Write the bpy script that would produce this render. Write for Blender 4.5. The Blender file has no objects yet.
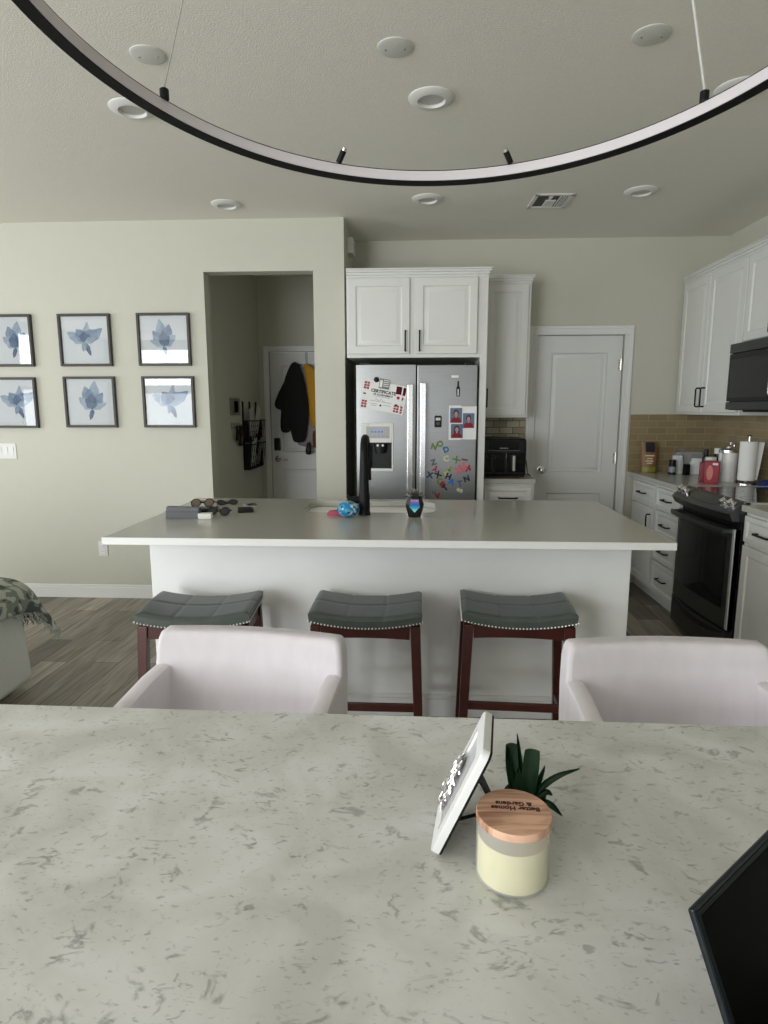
import bpy, bmesh, math, random
from mathutils import Matrix, Vector
PI = math.pi
R = math.radians
random.seed(7)
scene = bpy.context.scene
COL = scene.collection

# ------------------------------------------------------------------ camera
F_PX, PITCH, YAW, ROLL, EYE = 624.0, .1632, .0513, -.0007, 1.4466
Fv = Vector((-math.sin(YAW)*math.cos(PITCH), math.cos(YAW)*math.cos(PITCH), -math.sin(PITCH)))
Rv = Vector((math.cos(YAW), math.sin(YAW), 0)); Uv = Rv.cross(Fv)
Rr = Rv*math.cos(ROLL)+Uv*math.sin(ROLL); Ur = -Rv*math.sin(ROLL)+Uv*math.cos(ROLL)
O = Vector((0, 0, EYE))
cam = bpy.data.cameras.new('camera'); co = bpy.data.objects.new('camera', cam); COL.objects.link(co)
M = Matrix((Rr, Ur, -Fv)).transposed().to_4x4(); M.translation = O
co.matrix_world = M
cam.sensor_fit = 'VERTICAL'; cam.sensor_height = 36; cam.lens = F_PX/1024*36; cam.clip_start = .05
scene.camera = co
def at(px, py, axis, v):
    """the point of the real place that the photo's pixel shows, on a known plane of the room"""
    d = Fv+Rr*((px-384)/F_PX)-Ur*((py-512)/F_PX); i = 'xyz'.index(axis)
    return O+d*((v-O[i])/d[i])

# ------------------------------------------------------------------ materials
def lin(c):
    return tuple(((x/12.92) if x <= .04045 else ((x+.055)/1.055)**2.4) for x in c)
def nt(name):
    m = bpy.data.materials.new(name); m.use_nodes = True
    return m, m.node_tree.nodes, m.node_tree.links, m.node_tree.nodes['Principled BSDF']
def mk(name, c, rough=.5, metal=0, var=.05, vs=12, bump=0, bs=60, bd=.002, stretch=(1, 1, 1), coat=0, **kw):
    m, N, L, b = nt(name)
    tc = N.new('ShaderNodeTexCoord'); mp = N.new('ShaderNodeMapping'); mp.inputs['Scale'].default_value = stretch
    L.new(tc.outputs['Object'], mp.inputs['Vector'])
    no = N.new('ShaderNodeTexNoise'); no.inputs['Scale'].default_value = vs; no.inputs['Detail'].default_value = 4
    L.new(mp.outputs[0], no.inputs['Vector'])
    rp = N.new('ShaderNodeMix'); rp.data_type = 'RGBA'
    rp.inputs[6].default_value = (*[max(0, x*(1-var)) for x in c], 1); rp.inputs[7].default_value = (*[min(1, x*(1+var)) for x in c], 1)
    L.new(no.outputs['Fac'], rp.inputs[0]); L.new(rp.outputs[2], b.inputs['Base Color'])
    b.inputs['Roughness'].default_value = rough; b.inputs['Metallic'].default_value = metal
    if coat: b.inputs['Coat Weight'].default_value = coat; b.inputs['Coat Roughness'].default_value = .03
    for k, v in kw.items(): b.inputs[k.replace('_', ' ')].default_value = v
    if bump:
        n2 = N.new('ShaderNodeTexNoise'); n2.inputs['Scale'].default_value = bs; n2.inputs['Detail'].default_value = 3
        L.new(mp.outputs[0], n2.inputs['Vector'])
        bp = N.new('ShaderNodeBump'); bp.inputs['Strength'].default_value = bump; bp.inputs['Distance'].default_value = bd
        L.new(n2.outputs['Fac'], bp.inputs['Height']); L.new(bp.outputs[0], b.inputs['Normal'])
    return m
def g(v, r=0, gg=0, b=0): return lin((v+r, v+gg, v+b))
MT = {}
MT['wall'] = mk('wall_paint', (.56, .555, .475), .85, var=.02, bump=.25, bs=90, bd=.003)
MT['ceiling'] = mk('ceiling_texture', (.80, .775, .70), .95, var=.05, vs=90, bump=.5, bs=150, bd=.003)
MT['white'] = mk('white_paint', (.72, .725, .71), .42, var=.015, bump=.05, bs=30)
MT['cab'] = mk('cabinet_white', (.70, .705, .68), .38, var=.015)
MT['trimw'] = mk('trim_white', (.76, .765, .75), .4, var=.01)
MT['panelw'] = mk('island_panel_white', (.82, .83, .82), .6, var=.02, bump=.15, bs=80)
MT['black'] = mk('black_plastic', (.006, .006, .007), .38, var=.1, Specular_IOR_Level=.3)
MT['matte'] = mk('matte_black_metal', (.007, .007, .008), .45, var=.1, Specular_IOR_Level=.18)
MT['gloss'] = mk('black_glass', (.004, .005, .005), .07, var=.05, Specular_IOR_Level=.3)
MT['dark'] = mk('dark_grey_plastic', (.06, .065, .07), .4)
MT['steel'] = mk('brushed_steel', (.32, .328, .33), .30, 1, var=.08, vs=6, bump=.04, bs=40, stretch=(1, 1, 14))
MT['steelh'] = mk('polished_steel', (.78, .78, .79), .2, 1, var=.03)
MT['steeld'] = mk('dark_steel', (.115, .12, .12), .40, 1, var=.06, vs=6, stretch=(14, 1, 1))
MT['steeledge'] = mk('edge_steel', (.72, .73, .73), .4, .8, var=.03)
MT['chrome'] = mk('chrome', (.8, .8, .8), .12, 1, var=.02)
MT['nickel'] = mk('nickel', (.62, .60, .56), .25, 1, var=.02)
MT['wood'] = mk('cherry_wood', lin((.27, .105, .075)), .34, var=.35, vs=9, stretch=(3, 3, .5))
MT['leather'] = mk('grey_leather', lin((.305, .335, .32)), .36, var=.22, vs=18, bump=.3, bs=110, bd=.002)
MT['nail'] = mk('nailhead_metal', (.92, .91, .86), .4, .7)
MT['chair'] = mk('chair_linen', lin((.86, .84, .86)), .9, var=.07, vs=30, bump=.3, bs=260, bd=.0012, stretch=(1, 1, .35))
MT['counter'] = mk('grey_quartz', (.43, .42, .38), .22, var=.05, vs=180)
MT['counteredge'] = MT['counter']
MT['kcounter'] = mk('kitchen_quartz', (.46, .46, .42), .2, var=.06, vs=150)
MT['sofa'] = mk('sofa_fabric', lin((.82, .83, .80)), .95, var=.05, vs=40, bump=.2, bs=300, bd=.001)
MT['paper'] = mk('white_paper', (.80, .80, .79), .8, var=.02)
MT['diff'] = mk('led_diffuser', (.60, .565, .585), .5, var=.01)
MT['lens'] = mk('frosted_lens', (.50, .50, .46), .4, var=.03)
MT['lightw'] = mk('white_plastic', (.72, .72, .69), .45, var=.01)
MT['red'] = mk('red_ink', lin((.62, .10, .20)), .6, var=.3, vs=200)
MT['ink'] = mk('black_ink', (.03, .03, .035), .7)
MT['inkg'] = mk('grey_ink', (.22, .22, .22), .7)
MT['silver'] = mk('silver_metal', (.60, .59, .57), .3, 1, var=.08, vs=60)
MT['wax'] = mk('cream_wax', lin((1.0, .94, .76)), .5, var=.015, Subsurface_Weight=.5)
MT['wax'].node_tree.nodes['Principled BSDF'].inputs['Subsurface Radius'].default_value = (.02, .018, .01)
MT['leaf'] = mk('succulent_green', lin((.07, .21, .10)), .38, var=.5, vs=22, stretch=(1, 1, .4))
MT['soil'] = mk('dark_soil', (.03, .025, .02), .9, bump=1, bs=80, bd=.004)
MT['screen'] = mk('screen_black', (.001, .0015, .001), .35, var=.02, Specular_IOR_Level=.04)
MT['bezel'] = mk('screen_bezel', (.006, .008, .010), .35, var=.05, Specular_IOR_Level=.15)
MT['edgeblue'] = mk('laptop_edge', (.014, .02, .026), .3, .4)
MT['mortar'] = mk('dark_groove', (.10, .10, .09), .8)
MT['skin'] = mk('photo_skin', lin((.72, .52, .48)), .6)
MT['photobg'] = mk('photo_blue', lin((.36, .43, .55)), .6, var=.3, vs=40)
MT['hair'] = mk('photo_hair', lin((.16, .12, .14)), .6)
MT['shirt'] = mk('photo_shirt', lin((.50, .05, .12)), .6)

def tile(name, horiz, c1, c2, mort, bw, rh, rough=.25):
    m, N, L, b = nt(name)
    tc = N.new('ShaderNodeTexCoord'); s = N.new('ShaderNodeSeparateXYZ'); c = N.new('ShaderNodeCombineXYZ')
    L.new(tc.outputs['Object'], s.inputs[0]); L.new(s.outputs['XYZ'.index(horiz)], c.inputs[0]); L.new(s.outputs[2], c.inputs[1])
    br = N.new('ShaderNodeTexBrick'); L.new(c.outputs[0], br.inputs['Vector'])
    br.inputs['Scale'].default_value = 1; br.inputs['Brick Width'].default_value = bw; br.inputs['Row Height'].default_value = rh
    br.inputs['Mortar Size'].default_value = .0025; br.inputs['Mortar Smooth'].default_value = .1; br.inputs['Bias'].default_value = 0
    br.inputs['Color1'].default_value = (*c1, 1); br.inputs['Color2'].default_value = (*c2, 1); br.inputs['Mortar'].default_value = (*mort, 1)
    L.new(br.outputs['Color'], b.inputs['Base Color']); b.inputs['Roughness'].default_value = rough
    bp = N.new('ShaderNodeBump'); bp.invert = True; bp.inputs['Strength'].default_value = .6; bp.inputs['Distance'].default_value = .003
    L.new(br.outputs['Fac'], bp.inputs['Height']); L.new(bp.outputs[0], b.inputs['Normal'])
    return m
tc1, tc2, tm = lin((.59, .525, .39)), lin((.52, .465, .345)), lin((.65, .59, .46))
MT['tilex'] = tile('backsplash_tile', 'X', tc1, tc2, tm, .15, .052)
MT['tiley'] = tile('backsplash_tile_side', 'Y', tc1, tc2, tm, .15, .052)
MT['tilen'] = tile('nook_tile', 'X', lin((.62, .59, .49)), lin((.76, .73, .65)), lin((.36, .33, .27)), .105, .052, .15)

def floor_mat():
    m, N, L, b = nt('wood_plank_floor')
    tc = N.new('ShaderNodeTexCoord'); s = N.new('ShaderNodeSeparateXYZ'); c = N.new('ShaderNodeCombineXYZ')
    L.new(tc.outputs['Object'], s.inputs[0]); L.new(s.outputs[1], c.inputs[0]); L.new(s.outputs[0], c.inputs[1])
    br = N.new('ShaderNodeTexBrick'); L.new(c.outputs[0], br.inputs['Vector']); br.offset = .37
    br.inputs['Scale'].default_value = 1; br.inputs['Brick Width'].default_value = .92; br.inputs['Row Height'].default_value = .155
    br.inputs['Mortar Size'].default_value = .002; br.inputs['Bias'].default_value = 0
    br.inputs['Color1'].default_value = (*lin((.40, .38, .35)), 1); br.inputs['Color2'].default_value = (*lin((.70, .67, .62)), 1)
    br.inputs['Mortar'].default_value = (*lin((.20, .19, .17)), 1)
    mp = N.new('ShaderNodeMapping'); mp.inputs['Scale'].default_value = (22, 1.6, 1); L.new(tc.outputs['Object'], mp.inputs[0])
    no = N.new('ShaderNodeTexNoise'); no.inputs['Scale'].default_value = 2; no.inputs['Detail'].default_value = 6; no.inputs['Distortion'].default_value = .6
    L.new(mp.outputs[0], no.inputs['Vector'])
    ra = N.new('ShaderNodeValToRGB'); ra.color_ramp.elements[0].position = .3; ra.color_ramp.elements[0].color = (.55, .53, .5, 1); ra.color_ramp.elements[1].position = .7; ra.color_ramp.elements[1].color = (1.15, 1.13, 1.1, 1)
    L.new(no.outputs['Fac'], ra.inputs[0])
    mx = N.new('ShaderNodeMix'); mx.data_type = 'RGBA'; mx.blend_type = 'MULTIPLY'; mx.inputs[0].default_value = 1
    L.new(br.outputs['Color'], mx.inputs[6]); L.new(ra.outputs[0], mx.inputs[7]); L.new(mx.outputs[2], b.inputs['Base Color'])
    b.inputs['Roughness'].default_value = .5
    return m
MT['floor'] = floor_mat()

def marble_mat():
    m, N, L, b = nt('veined_quartz')
    tc = N.new('ShaderNodeTexCoord')
    def noise(sc, det, dist, scale=(1, 1, 1), loc=(0, 0, 0)):
        mp = N.new('ShaderNodeMapping'); mp.inputs['Scale'].default_value = scale; mp.inputs['Location'].default_value = loc; L.new(tc.outputs['Object'], mp.inputs[0])
        n = N.new('ShaderNodeTexNoise'); n.inputs['Scale'].default_value = sc; n.inputs['Detail'].default_value = det; n.inputs['Distortion'].default_value = dist
        L.new(mp.outputs[0], n.inputs['Vector']); return n.outputs['Fac']
    def math_(op, a, bb=None):
        n = N.new('ShaderNodeMath'); n.operation = op
        for i, v in enumerate((a, bb)):
            if v is None: continue
            if hasattr(v, 'default_value') or not isinstance(v, (int, float)): L.new(v, n.inputs[i])
            else: n.inputs[i].default_value = v
        return n.outputs[0]
    def ramp(v, p0, c0, p1, c1):
        r = N.new('ShaderNodeValToRGB'); r.color_ramp.elements[0].position = p0; r.color_ramp.elements[1].position = p1
        r.color_ramp.elements[0].color = (c0, c0, c0, 1); r.color_ramp.elements[1].color = (c1, c1, c1, 1); L.new(v, r.inputs[0]); return r.outputs[0]
    vein = math_('ABSOLUTE', math_('SUBTRACT', noise(9, 6, .9, (1, 1.35, 1)), .5))
    v1 = ramp(vein, .0, 1, .03, 0)
    mask = ramp(noise(21, 2, .6, loc=(3, 1, 0)), .54, 0, .62, 1)
    fleck = ramp(noise(58, 2.5, .8, (.75, 1.5, 1), (5, 2, 0)), .62, 0, .70, 1)
    fm = ramp(noise(8, 2, .5, loc=(9, 4, 0)), .40, 0, .54, 1)
    fleck2 = ramp(noise(95, 2, .5, (.8, 1.4, 1), (1, 6, 0)), .62, 0, .72, 1)
    tot = math_('ADD', math_('ADD', math_('MULTIPLY', math_('MULTIPLY', v1, mask), .9), math_('MULTIPLY', math_('MULTIPLY', fleck, fm), .8)), math_('MULTIPLY', fleck2, .55))
    cl = N.new('ShaderNodeClamp'); L.new(tot, cl.inputs[0])
    base = N.new('ShaderNodeMix'); base.data_type = 'RGBA'; base.inputs[6].default_value = (*lin((.775, .775, .755)), 1); base.inputs[7].default_value = (*lin((.86, .865, .86)), 1)
    L.new(ramp(noise(6, 6, .7, loc=(2, 7, 0)), .36, 0, .62, 1), base.inputs[0])
    mx = N.new('ShaderNodeMix'); mx.data_type = 'RGBA'; mx.inputs[7].default_value = (*lin((.40, .42, .41)), 1)
    fac = math_('MULTIPLY', cl.outputs[0], .62); L.new(fac, mx.inputs[0]); L.new(base.outputs[2], mx.inputs[6])
    L.new(mx.outputs[2], b.inputs['Base Color']); b.inputs['Roughness'].default_value = .32
    return m
MT['marble'] = marble_mat()

def pane_mat(name, tint, refl):
    m, N, L, b = nt(name); N.remove(b); out = N['Material Output']
    t = N.new('ShaderNodeBsdfTransparent'); t.inputs[0].default_value = (*tint, 1); gl = N.new('ShaderNodeBsdfGlossy'); gl.inputs['Roughness'].default_value = .02
    f = N.new('ShaderNodeFresnel'); f.inputs[0].default_value = refl; mx = N.new('ShaderNodeMixShader')
    L.new(f.outputs[0], mx.inputs[0]); L.new(t.outputs[0], mx.inputs[1]); L.new(gl.outputs[0], mx.inputs[2]); L.new(mx.outputs[0], out.inputs[0]); return m
MT['glass'] = pane_mat('picture_glass', (.97, .98, .98), 1.5)
def film(name):
    m, N, L, b = nt(name); N.remove(b); out = N['Material Output']
    t = N.new('ShaderNodeBsdfTransparent'); t.inputs[0].default_value = (.96, .97, .98, 1); gl = N.new('ShaderNodeBsdfGlossy'); gl.inputs['Roughness'].default_value = .12
    lw = N.new('ShaderNodeLayerWeight'); lw.inputs[0].default_value = .25; mr = N.new('ShaderNodeMapRange'); mr.inputs[3].default_value = .06; mr.inputs[4].default_value = .5
    no = N.new('ShaderNodeTexNoise'); no.inputs['Scale'].default_value = 45; no.inputs['Detail'].default_value = 4; bp = N.new('ShaderNodeBump'); bp.inputs['Strength'].default_value = .8; bp.inputs['Distance'].default_value = .01
    L.new(no.outputs['Fac'], bp.inputs['Height']); L.new(bp.outputs[0], gl.inputs['Normal'])
    mx = N.new('ShaderNodeMixShader'); L.new(lw.outputs['Facing'], mr.inputs[0]); L.new(mr.outputs[0], mx.inputs[0]); L.new(t.outputs[0], mx.inputs[1]); L.new(gl.outputs[0], mx.inputs[2]); L.new(mx.outputs[0], out.inputs[0]); return m
MT['plastic'] = film('clear_plastic'); MT['tumblerw'] = mk('white_enamel', (.86, .86, .84), .35, var=.01)
def frosted():
    m, N, L, b = nt('frosted_glass'); N.remove(b); out = N['Material Output']
    t = N.new('ShaderNodeBsdfTransparent'); t.inputs[0].default_value = (.97, .98, .97, 1); d = N.new('ShaderNodeBsdfDiffuse'); d.inputs[0].default_value = (.85, .86, .84, 1)
    no = N.new('ShaderNodeTexNoise'); no.inputs['Scale'].default_value = 200; mr = N.new('ShaderNodeMapRange'); mr.inputs[3].default_value = .16; mr.inputs[4].default_value = .24; L.new(no.outputs['Fac'], mr.inputs[0])
    m1 = N.new('ShaderNodeMixShader'); L.new(mr.outputs[0], m1.inputs[0]); L.new(t.outputs[0], m1.inputs[1]); L.new(d.outputs[0], m1.inputs[2])
    gl = N.new('ShaderNodeBsdfGlossy'); gl.inputs['Roughness'].default_value = .25
    m2 = N.new('ShaderNodeMixShader'); m2.inputs[0].default_value = .05; L.new(m1.outputs[0], m2.inputs[1]); L.new(gl.outputs[0], m2.inputs[2]); L.new(m2.outputs[0], out.inputs[0]); return m
MT['frost'] = frosted()
def lidwood():
    m, N, L, b = nt('candle_lid_wood'); tc = N.new('ShaderNodeTexCoord'); mp = N.new('ShaderNodeMapping')
    mp.inputs['Scale'].default_value = (5, 42, 6); mp.inputs['Rotation'].default_value = (0, 0, .12); L.new(tc.outputs['Object'], mp.inputs[0])
    no = N.new('ShaderNodeTexNoise'); no.inputs['Scale'].default_value = 1.6; no.inputs['Detail'].default_value = 5; no.inputs['Distortion'].default_value = .8; L.new(mp.outputs[0], no.inputs['Vector'])
    ra = N.new('ShaderNodeValToRGB'); e = ra.color_ramp.elements; e[0].position = .30; e[0].color = (*lin((.52, .34, .26)), 1); e[1].position = .62; e[1].color = (*lin((.88, .71, .60)), 1)
    L.new(no.outputs['Fac'], ra.inputs[0]); L.new(ra.outputs[0], b.inputs['Base Color']); b.inputs['Roughness'].default_value = .55; return m
MT['lidwood'] = lidwood()
def camo():
    m, N, L, b = nt('throw_leaf_pattern'); tc = N.new('ShaderNodeTexCoord'); mp = N.new('ShaderNodeMapping'); mp.inputs['Scale'].default_value = (5, 4, 5); L.new(tc.outputs['Object'], mp.inputs[0])
    vo = N.new('ShaderNodeTexNoise'); vo.inputs['Scale'].default_value = 2.2; vo.inputs['Detail'].default_value = 1; vo.inputs['Distortion'].default_value = 1.2; L.new(mp.outputs[0], vo.inputs['Vector'])
    ra = N.new('ShaderNodeValToRGB'); ra.color_ramp.interpolation = 'CONSTANT'; e = ra.color_ramp.elements
    e[0].position = 0; e[0].color = (*lin((.29, .32, .30)), 1); e[1].position = .46; e[1].color = (*lin((.47, .50, .46)), 1)
    k = e.new(.56); k.color = (*lin((.68, .69, .65)), 1)
    L.new(vo.outputs['Fac'], ra.inputs[0]); L.new(ra.outputs[0], b.inputs['Base Color']); b.inputs['Roughness'].default_value = 1; return m
MT['throw'] = camo()
def grad(name, stops, axis, lo, hi, rough=.3):
    """a printed colour blend along one axis of the thing"""
    m, N, L, b = nt(name); tc = N.new('ShaderNodeTexCoord'); s = N.new('ShaderNodeSeparateXYZ'); L.new(tc.outputs['Object'], s.inputs[0])
    mr = N.new('ShaderNodeMapRange'); mr.inputs[1].default_value = lo; mr.inputs[2].default_value = hi; L.new(s.outputs['XYZ'.index(axis)], mr.inputs[0])
    ra = N.new('ShaderNodeValToRGB'); e = ra.color_ramp.elements
    e[0].position, e[0].color = stops[0][0], (*stops[0][1], 1); e[1].position, e[1].color = stops[-1][0], (*stops[-1][1], 1)
    for p, c in stops[1:-1]:
        k = e.new(p); k.color = (*c, 1)
    L.new(mr.outputs[0], ra.inputs[0]); L.new(ra.outputs[0], b.inputs['Base Color']); b.inputs['Roughness'].default_value = rough; return m
def water(name, c1, c2):
    m, N, L, b = nt(name); tc = N.new('ShaderNodeTexCoord'); no = N.new('ShaderNodeTexNoise'); no.inputs['Scale'].default_value = 16; no.inputs['Detail'].default_value = 6; no.inputs['Distortion'].default_value = .7
    L.new(tc.outputs['Object'], no.inputs['Vector']); ra = N.new('ShaderNodeValToRGB'); e = ra.color_ramp.elements
    e[0].position = .3; e[0].color = (*lin(c1), 1); e[1].position = .7; e[1].color = (*lin(c2), 1); L.new(no.outputs['Fac'], ra.inputs[0]); L.new(ra.outputs[0], b.inputs['Base Color']); b.inputs['Roughness'].default_value = .7; return m
MT['wcl'] = water('watercolour_light', (.56, .63, .74), (.74, .79, .84))
MT['wcm'] = water('watercolour_mid', (.40, .50, .64), (.62, .69, .78))
MT['wcd'] = water('watercolour_dark', (.25, .34, .50), (.45, .54, .67))
_solid = {}
def solid(name, c, rough=.4, **k):
    if name not in _solid: _solid[name] = mk(name, lin(c), rough, var=.06, **k)
    return _solid[name]

# ------------------------------------------------------------------ mesh building
class MB:
    def __init__(s): s.bm = bmesh.new(); s.mi = 0
    def _join(s, t, M=None):
        for f in t.faces: f.material_index = s.mi
        if M is not None: bmesh.ops.transform(t, matrix=M, verts=t.verts)
        me = bpy.data.meshes.new('tmp'); t.to_mesh(me); t.free(); s.bm.from_mesh(me); bpy.data.meshes.remove(me); return s
    def box(s, x0, x1, y0, y1, z0, z1, bev=0, seg=2, M=None):
        t = bmesh.new(); bmesh.ops.create_cube(t, size=1)
        for v in t.verts: v.co = Vector((x0+(v.co.x+.5)*(x1-x0), y0+(v.co.y+.5)*(y1-y0), z0+(v.co.z+.5)*(z1-z0)))
        if bev: bmesh.ops.bevel(t, geom=t.edges[:], offset=bev, segments=seg, affect='EDGES', profile=.5)
        return s._join(t, M)
    def hexa(s, c, bev=0, seg=2, M=None):
        t = bmesh.new(); v = [t.verts.new(p) for p in c]      # four of the bottom, four of the top
        for f in ((3, 2, 1, 0), (4, 5, 6, 7), (0, 1, 5, 4), (1, 2, 6, 5), (2, 3, 7, 6), (3, 0, 4, 7)): t.faces.new([v[i] for i in f])
        bmesh.ops.recalc_face_normals(t, faces=t.faces)
        if bev: bmesh.ops.bevel(t, geom=t.edges[:], offset=bev, segments=seg, affect='EDGES', profile=.5)
        return s._join(t, M)
    def lathe(s, prof, n=32, M=None, sx=1, sy=1):
        t = bmesh.new(); rings = []
        for r, z in prof:
            rings.append([t.verts.new((sx*r*math.cos(2*PI*i/n), sy*r*math.sin(2*PI*i/n), z)) for i in range(n)] if r > 1e-6 else [t.verts.new((0, 0, z))])
        for a, b in zip(rings, rings[1:]):
            for i in range(n):
                j = (i+1) % n
                if len(a) == 1 and len(b) == 1: continue
                if len(a) == 1: t.faces.new((a[0], b[j], b[i]))
                elif len(b) == 1: t.faces.new((a[i], a[j], b[0]))
                else: t.faces.new((a[i], a[j], b[j], b[i]))
        bmesh.ops.recalc_face_normals(t, faces=t.faces)
        return s._join(t, M)
    def cyl(s, p, q, r, n=16, r2=None): return s.tube([p, q], [r, r if r2 is None else r2], n)
    def tube(s, pts, r, n=10, M=None, flat=None):
        pts = [Vector(p) for p in pts]; rs = r if isinstance(r, (list, tuple)) else [r]*len(pts)
        t = bmesh.new(); rings = []; up = None
        for i, p in enumerate(pts):
            d = (pts[min(i+1, len(pts)-1)]-pts[max(i-1, 0)]).normalized()
            if up is None: up = d.orthogonal().normalized() if flat is None else (Vector(flat)-d*d.dot(Vector(flat))).normalized()
            else: up = (up-d*d.dot(up)).normalized()
            w = d.cross(up); k = 1 if flat is None else .35
            rings.append([t.verts.new(p+up*(rs[i]*k*math.cos(2*PI*j/n))+w*(rs[i]*math.sin(2*PI*j/n))) for j in range(n)])
        for a, b in zip(rings, rings[1:]):
            for i in range(n): t.faces.new((a[i], a[(i+1) % n], b[(i+1) % n], b[i]))
        t.faces.new(rings[0][::-1]); t.faces.new(rings[-1]); bmesh.ops.recalc_face_normals(t, faces=t.faces)
        return s._join(t, M)
    def prism(s, poly, d, M=None, bev=0):
        t = bmesh.new(); a = [t.verts.new((x, y, 0)) for x, y in poly]; b = [t.verts.new((x, y, d)) for x, y in poly]; n = len(poly)
        t.faces.new(a[::-1]); t.faces.new(b)
        for i in range(n): t.faces.new((a[i], a[(i+1) % n], b[(i+1) % n], b[i]))
        bmesh.ops.recalc_face_normals(t, faces=t.faces)
        if bev: bmesh.ops.bevel(t, geom=[e for e in t.edges if abs(e.verts[0].co.z-e.verts[1].co.z) < 1e-7], offset=bev, segments=2, affect='EDGES')
        return s._join(t, M)
    def loft(s, secs, M=None):
        t = bmesh.new(); rings = [[t.verts.new(p) for p in r] for r in secs]; n = len(rings[0])
        for a, b in zip(rings, rings[1:]):
            for i in range(n): t.faces.new((a[i], a[(i+1) % n], b[(i+1) % n], b[i]))
        t.faces.new(rings[0][::-1]); t.faces.new(rings[-1]); bmesh.ops.recalc_face_normals(t, faces=t.faces)
        return s._join(t, M)
    def grid(s, rows, M=None, thick=0):
        t = bmesh.new(); V = [[t.verts.new(p) for p in r] for r in rows]
        for i in range(len(V)-1):
            for j in range(len(V[0])-1): t.faces.new((V[i][j], V[i][j+1], V[i+1][j+1], V[i+1][j]))
        if thick: bmesh.ops.recalc_face_normals(t, faces=t.faces); bmesh.ops.solidify(t, geom=t.faces[:], thickness=thick)
        return s._join(t, M)
    def text(s, body, size, ext, M, align='CENTER', space=1, bold=0):
        cu = bpy.data.curves.new('txt', 'FONT'); cu.body = body; cu.size = size; cu.extrude = ext; cu.align_x = align; cu.align_y = 'CENTER'; cu.resolution_u = 3; cu.space_character = space; cu.offset = bold
        o = bpy.data.objects.new('txt', cu); COL.objects.link(o); dg = bpy.context.evaluated_depsgraph_get(); dg.update()
        me = bpy.data.meshes.new_from_object(o.evaluated_get(dg)); t = bmesh.new(); t.from_mesh(me)
        bpy.data.objects.remove(o); bpy.data.curves.remove(cu); bpy.data.meshes.remove(me)
        return s._join(t, M)
    def panel(s, x0, x1, z0, z1, yf, t, fr=.055, rec=.007, raised=True, M=None):
        """cabinet or room door leaf: stiles, a moulded step and a centre field; the front faces -y"""
        rings = [(0, t), (0, .002), (.002, 0), (fr, 0), (fr+.008, rec), (fr+.022, rec), (fr+.038, rec*.35), (fr+.04, rec*.35)] if raised else [(0, t), (0, .002), (.002, 0), (fr, 0), (fr+.003, rec), (fr+.004, rec)]
        tb = bmesh.new(); V = []
        for i, d in rings: V.append([tb.verts.new(p) for p in ((x0+i, yf+d, z0+i), (x1-i, yf+d, z0+i), (x1-i, yf+d, z1-i), (x0+i, yf+d, z1-i))])
        for a, b in zip(V, V[1:]):
            for i in range(4): tb.faces.new((a[i], a[(i+1) % 4], b[(i+1) % 4], b[i]))
        tb.faces.new(V[0][::-1]); tb.faces.new(V[-1]); bmesh.ops.recalc_face_normals(tb, faces=tb.faces)
        return s._join(tb, M)
    def pull(s, p, q, out, r=.005):
        """bar pull: a rod with two posts"""
        p, q, out = Vector(p), Vector(q), Vector(out)
        return s.tube([p, p+out*.85, p+out+(q-p)*.06, q+out-(q-p)*.06, q+out*.85, q], r, 8)
    def build(s, name, mat, parent=None, smooth=True, loc=None, rotz=0, angle=35):
        me = bpy.data.meshes.new(name); s.bm.to_mesh(me); s.bm.free()
        for m in (mat if isinstance(mat, (list, tuple)) else [mat]): me.materials.append(MT[m] if isinstance(m, str) else m)
        if smooth:
            me.polygons.foreach_set('use_smooth', [True]*len(me.polygons)); me.set_sharp_from_angle(angle=R(angle))
        o = bpy.data.objects.new(name, me); COL.objects.link(o)
        if smooth: w_ = o.modifiers.new('even_normals', 'WEIGHTED_NORMAL'); w_.keep_sharp = True; w_.weight = 70
        if parent is not None: o.parent = parent
        if loc is not None: o.location = loc
        if rotz: o.rotation_euler = (0, 0, rotz)
        return o
def T(x, y, z): return Matrix.Translation((x, y, z))
def RX(a): return Matrix.Rotation(R(a), 4, 'X')
def RY(a): return Matrix.Rotation(R(a), 4, 'Y')
def RZ(a): return Matrix.Rotation(R(a), 4, 'Z')
def tag(o, label, cat, group=None):
    o['label'] = label; o['category'] = cat
    if group: o['group'] = group
    return o
def thing(name, label, cat, loc=(0, 0, 0), rotz=0, group=None):
    o = bpy.data.objects.new(name, None); COL.objects.link(o); o.location = loc; o.rotation_euler = (0, 0, rotz); o.empty_display_size = .05
    return tag(o, label, cat, group)
def struct(o): o['kind'] = 'structure'; return o
def copy_tree(o, parent=None):
    c = o.copy(); COL.objects.link(c)
    if parent is not None: c.parent = parent
    for ch in [x for x in bpy.data.objects if x.parent == o]: copy_tree(ch, c)
    return c
def subsurf(o, n=2):
    m = o.modifiers.new('s', 'SUBSURF'); m.levels = n; m.render_levels = n; return o
def ell(cx, cy, rx, ry, z, n=20): return [(cx+rx*math.cos(2*PI*i/n), cy+ry*math.sin(2*PI*i/n), z) for i in range(n)]

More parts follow.
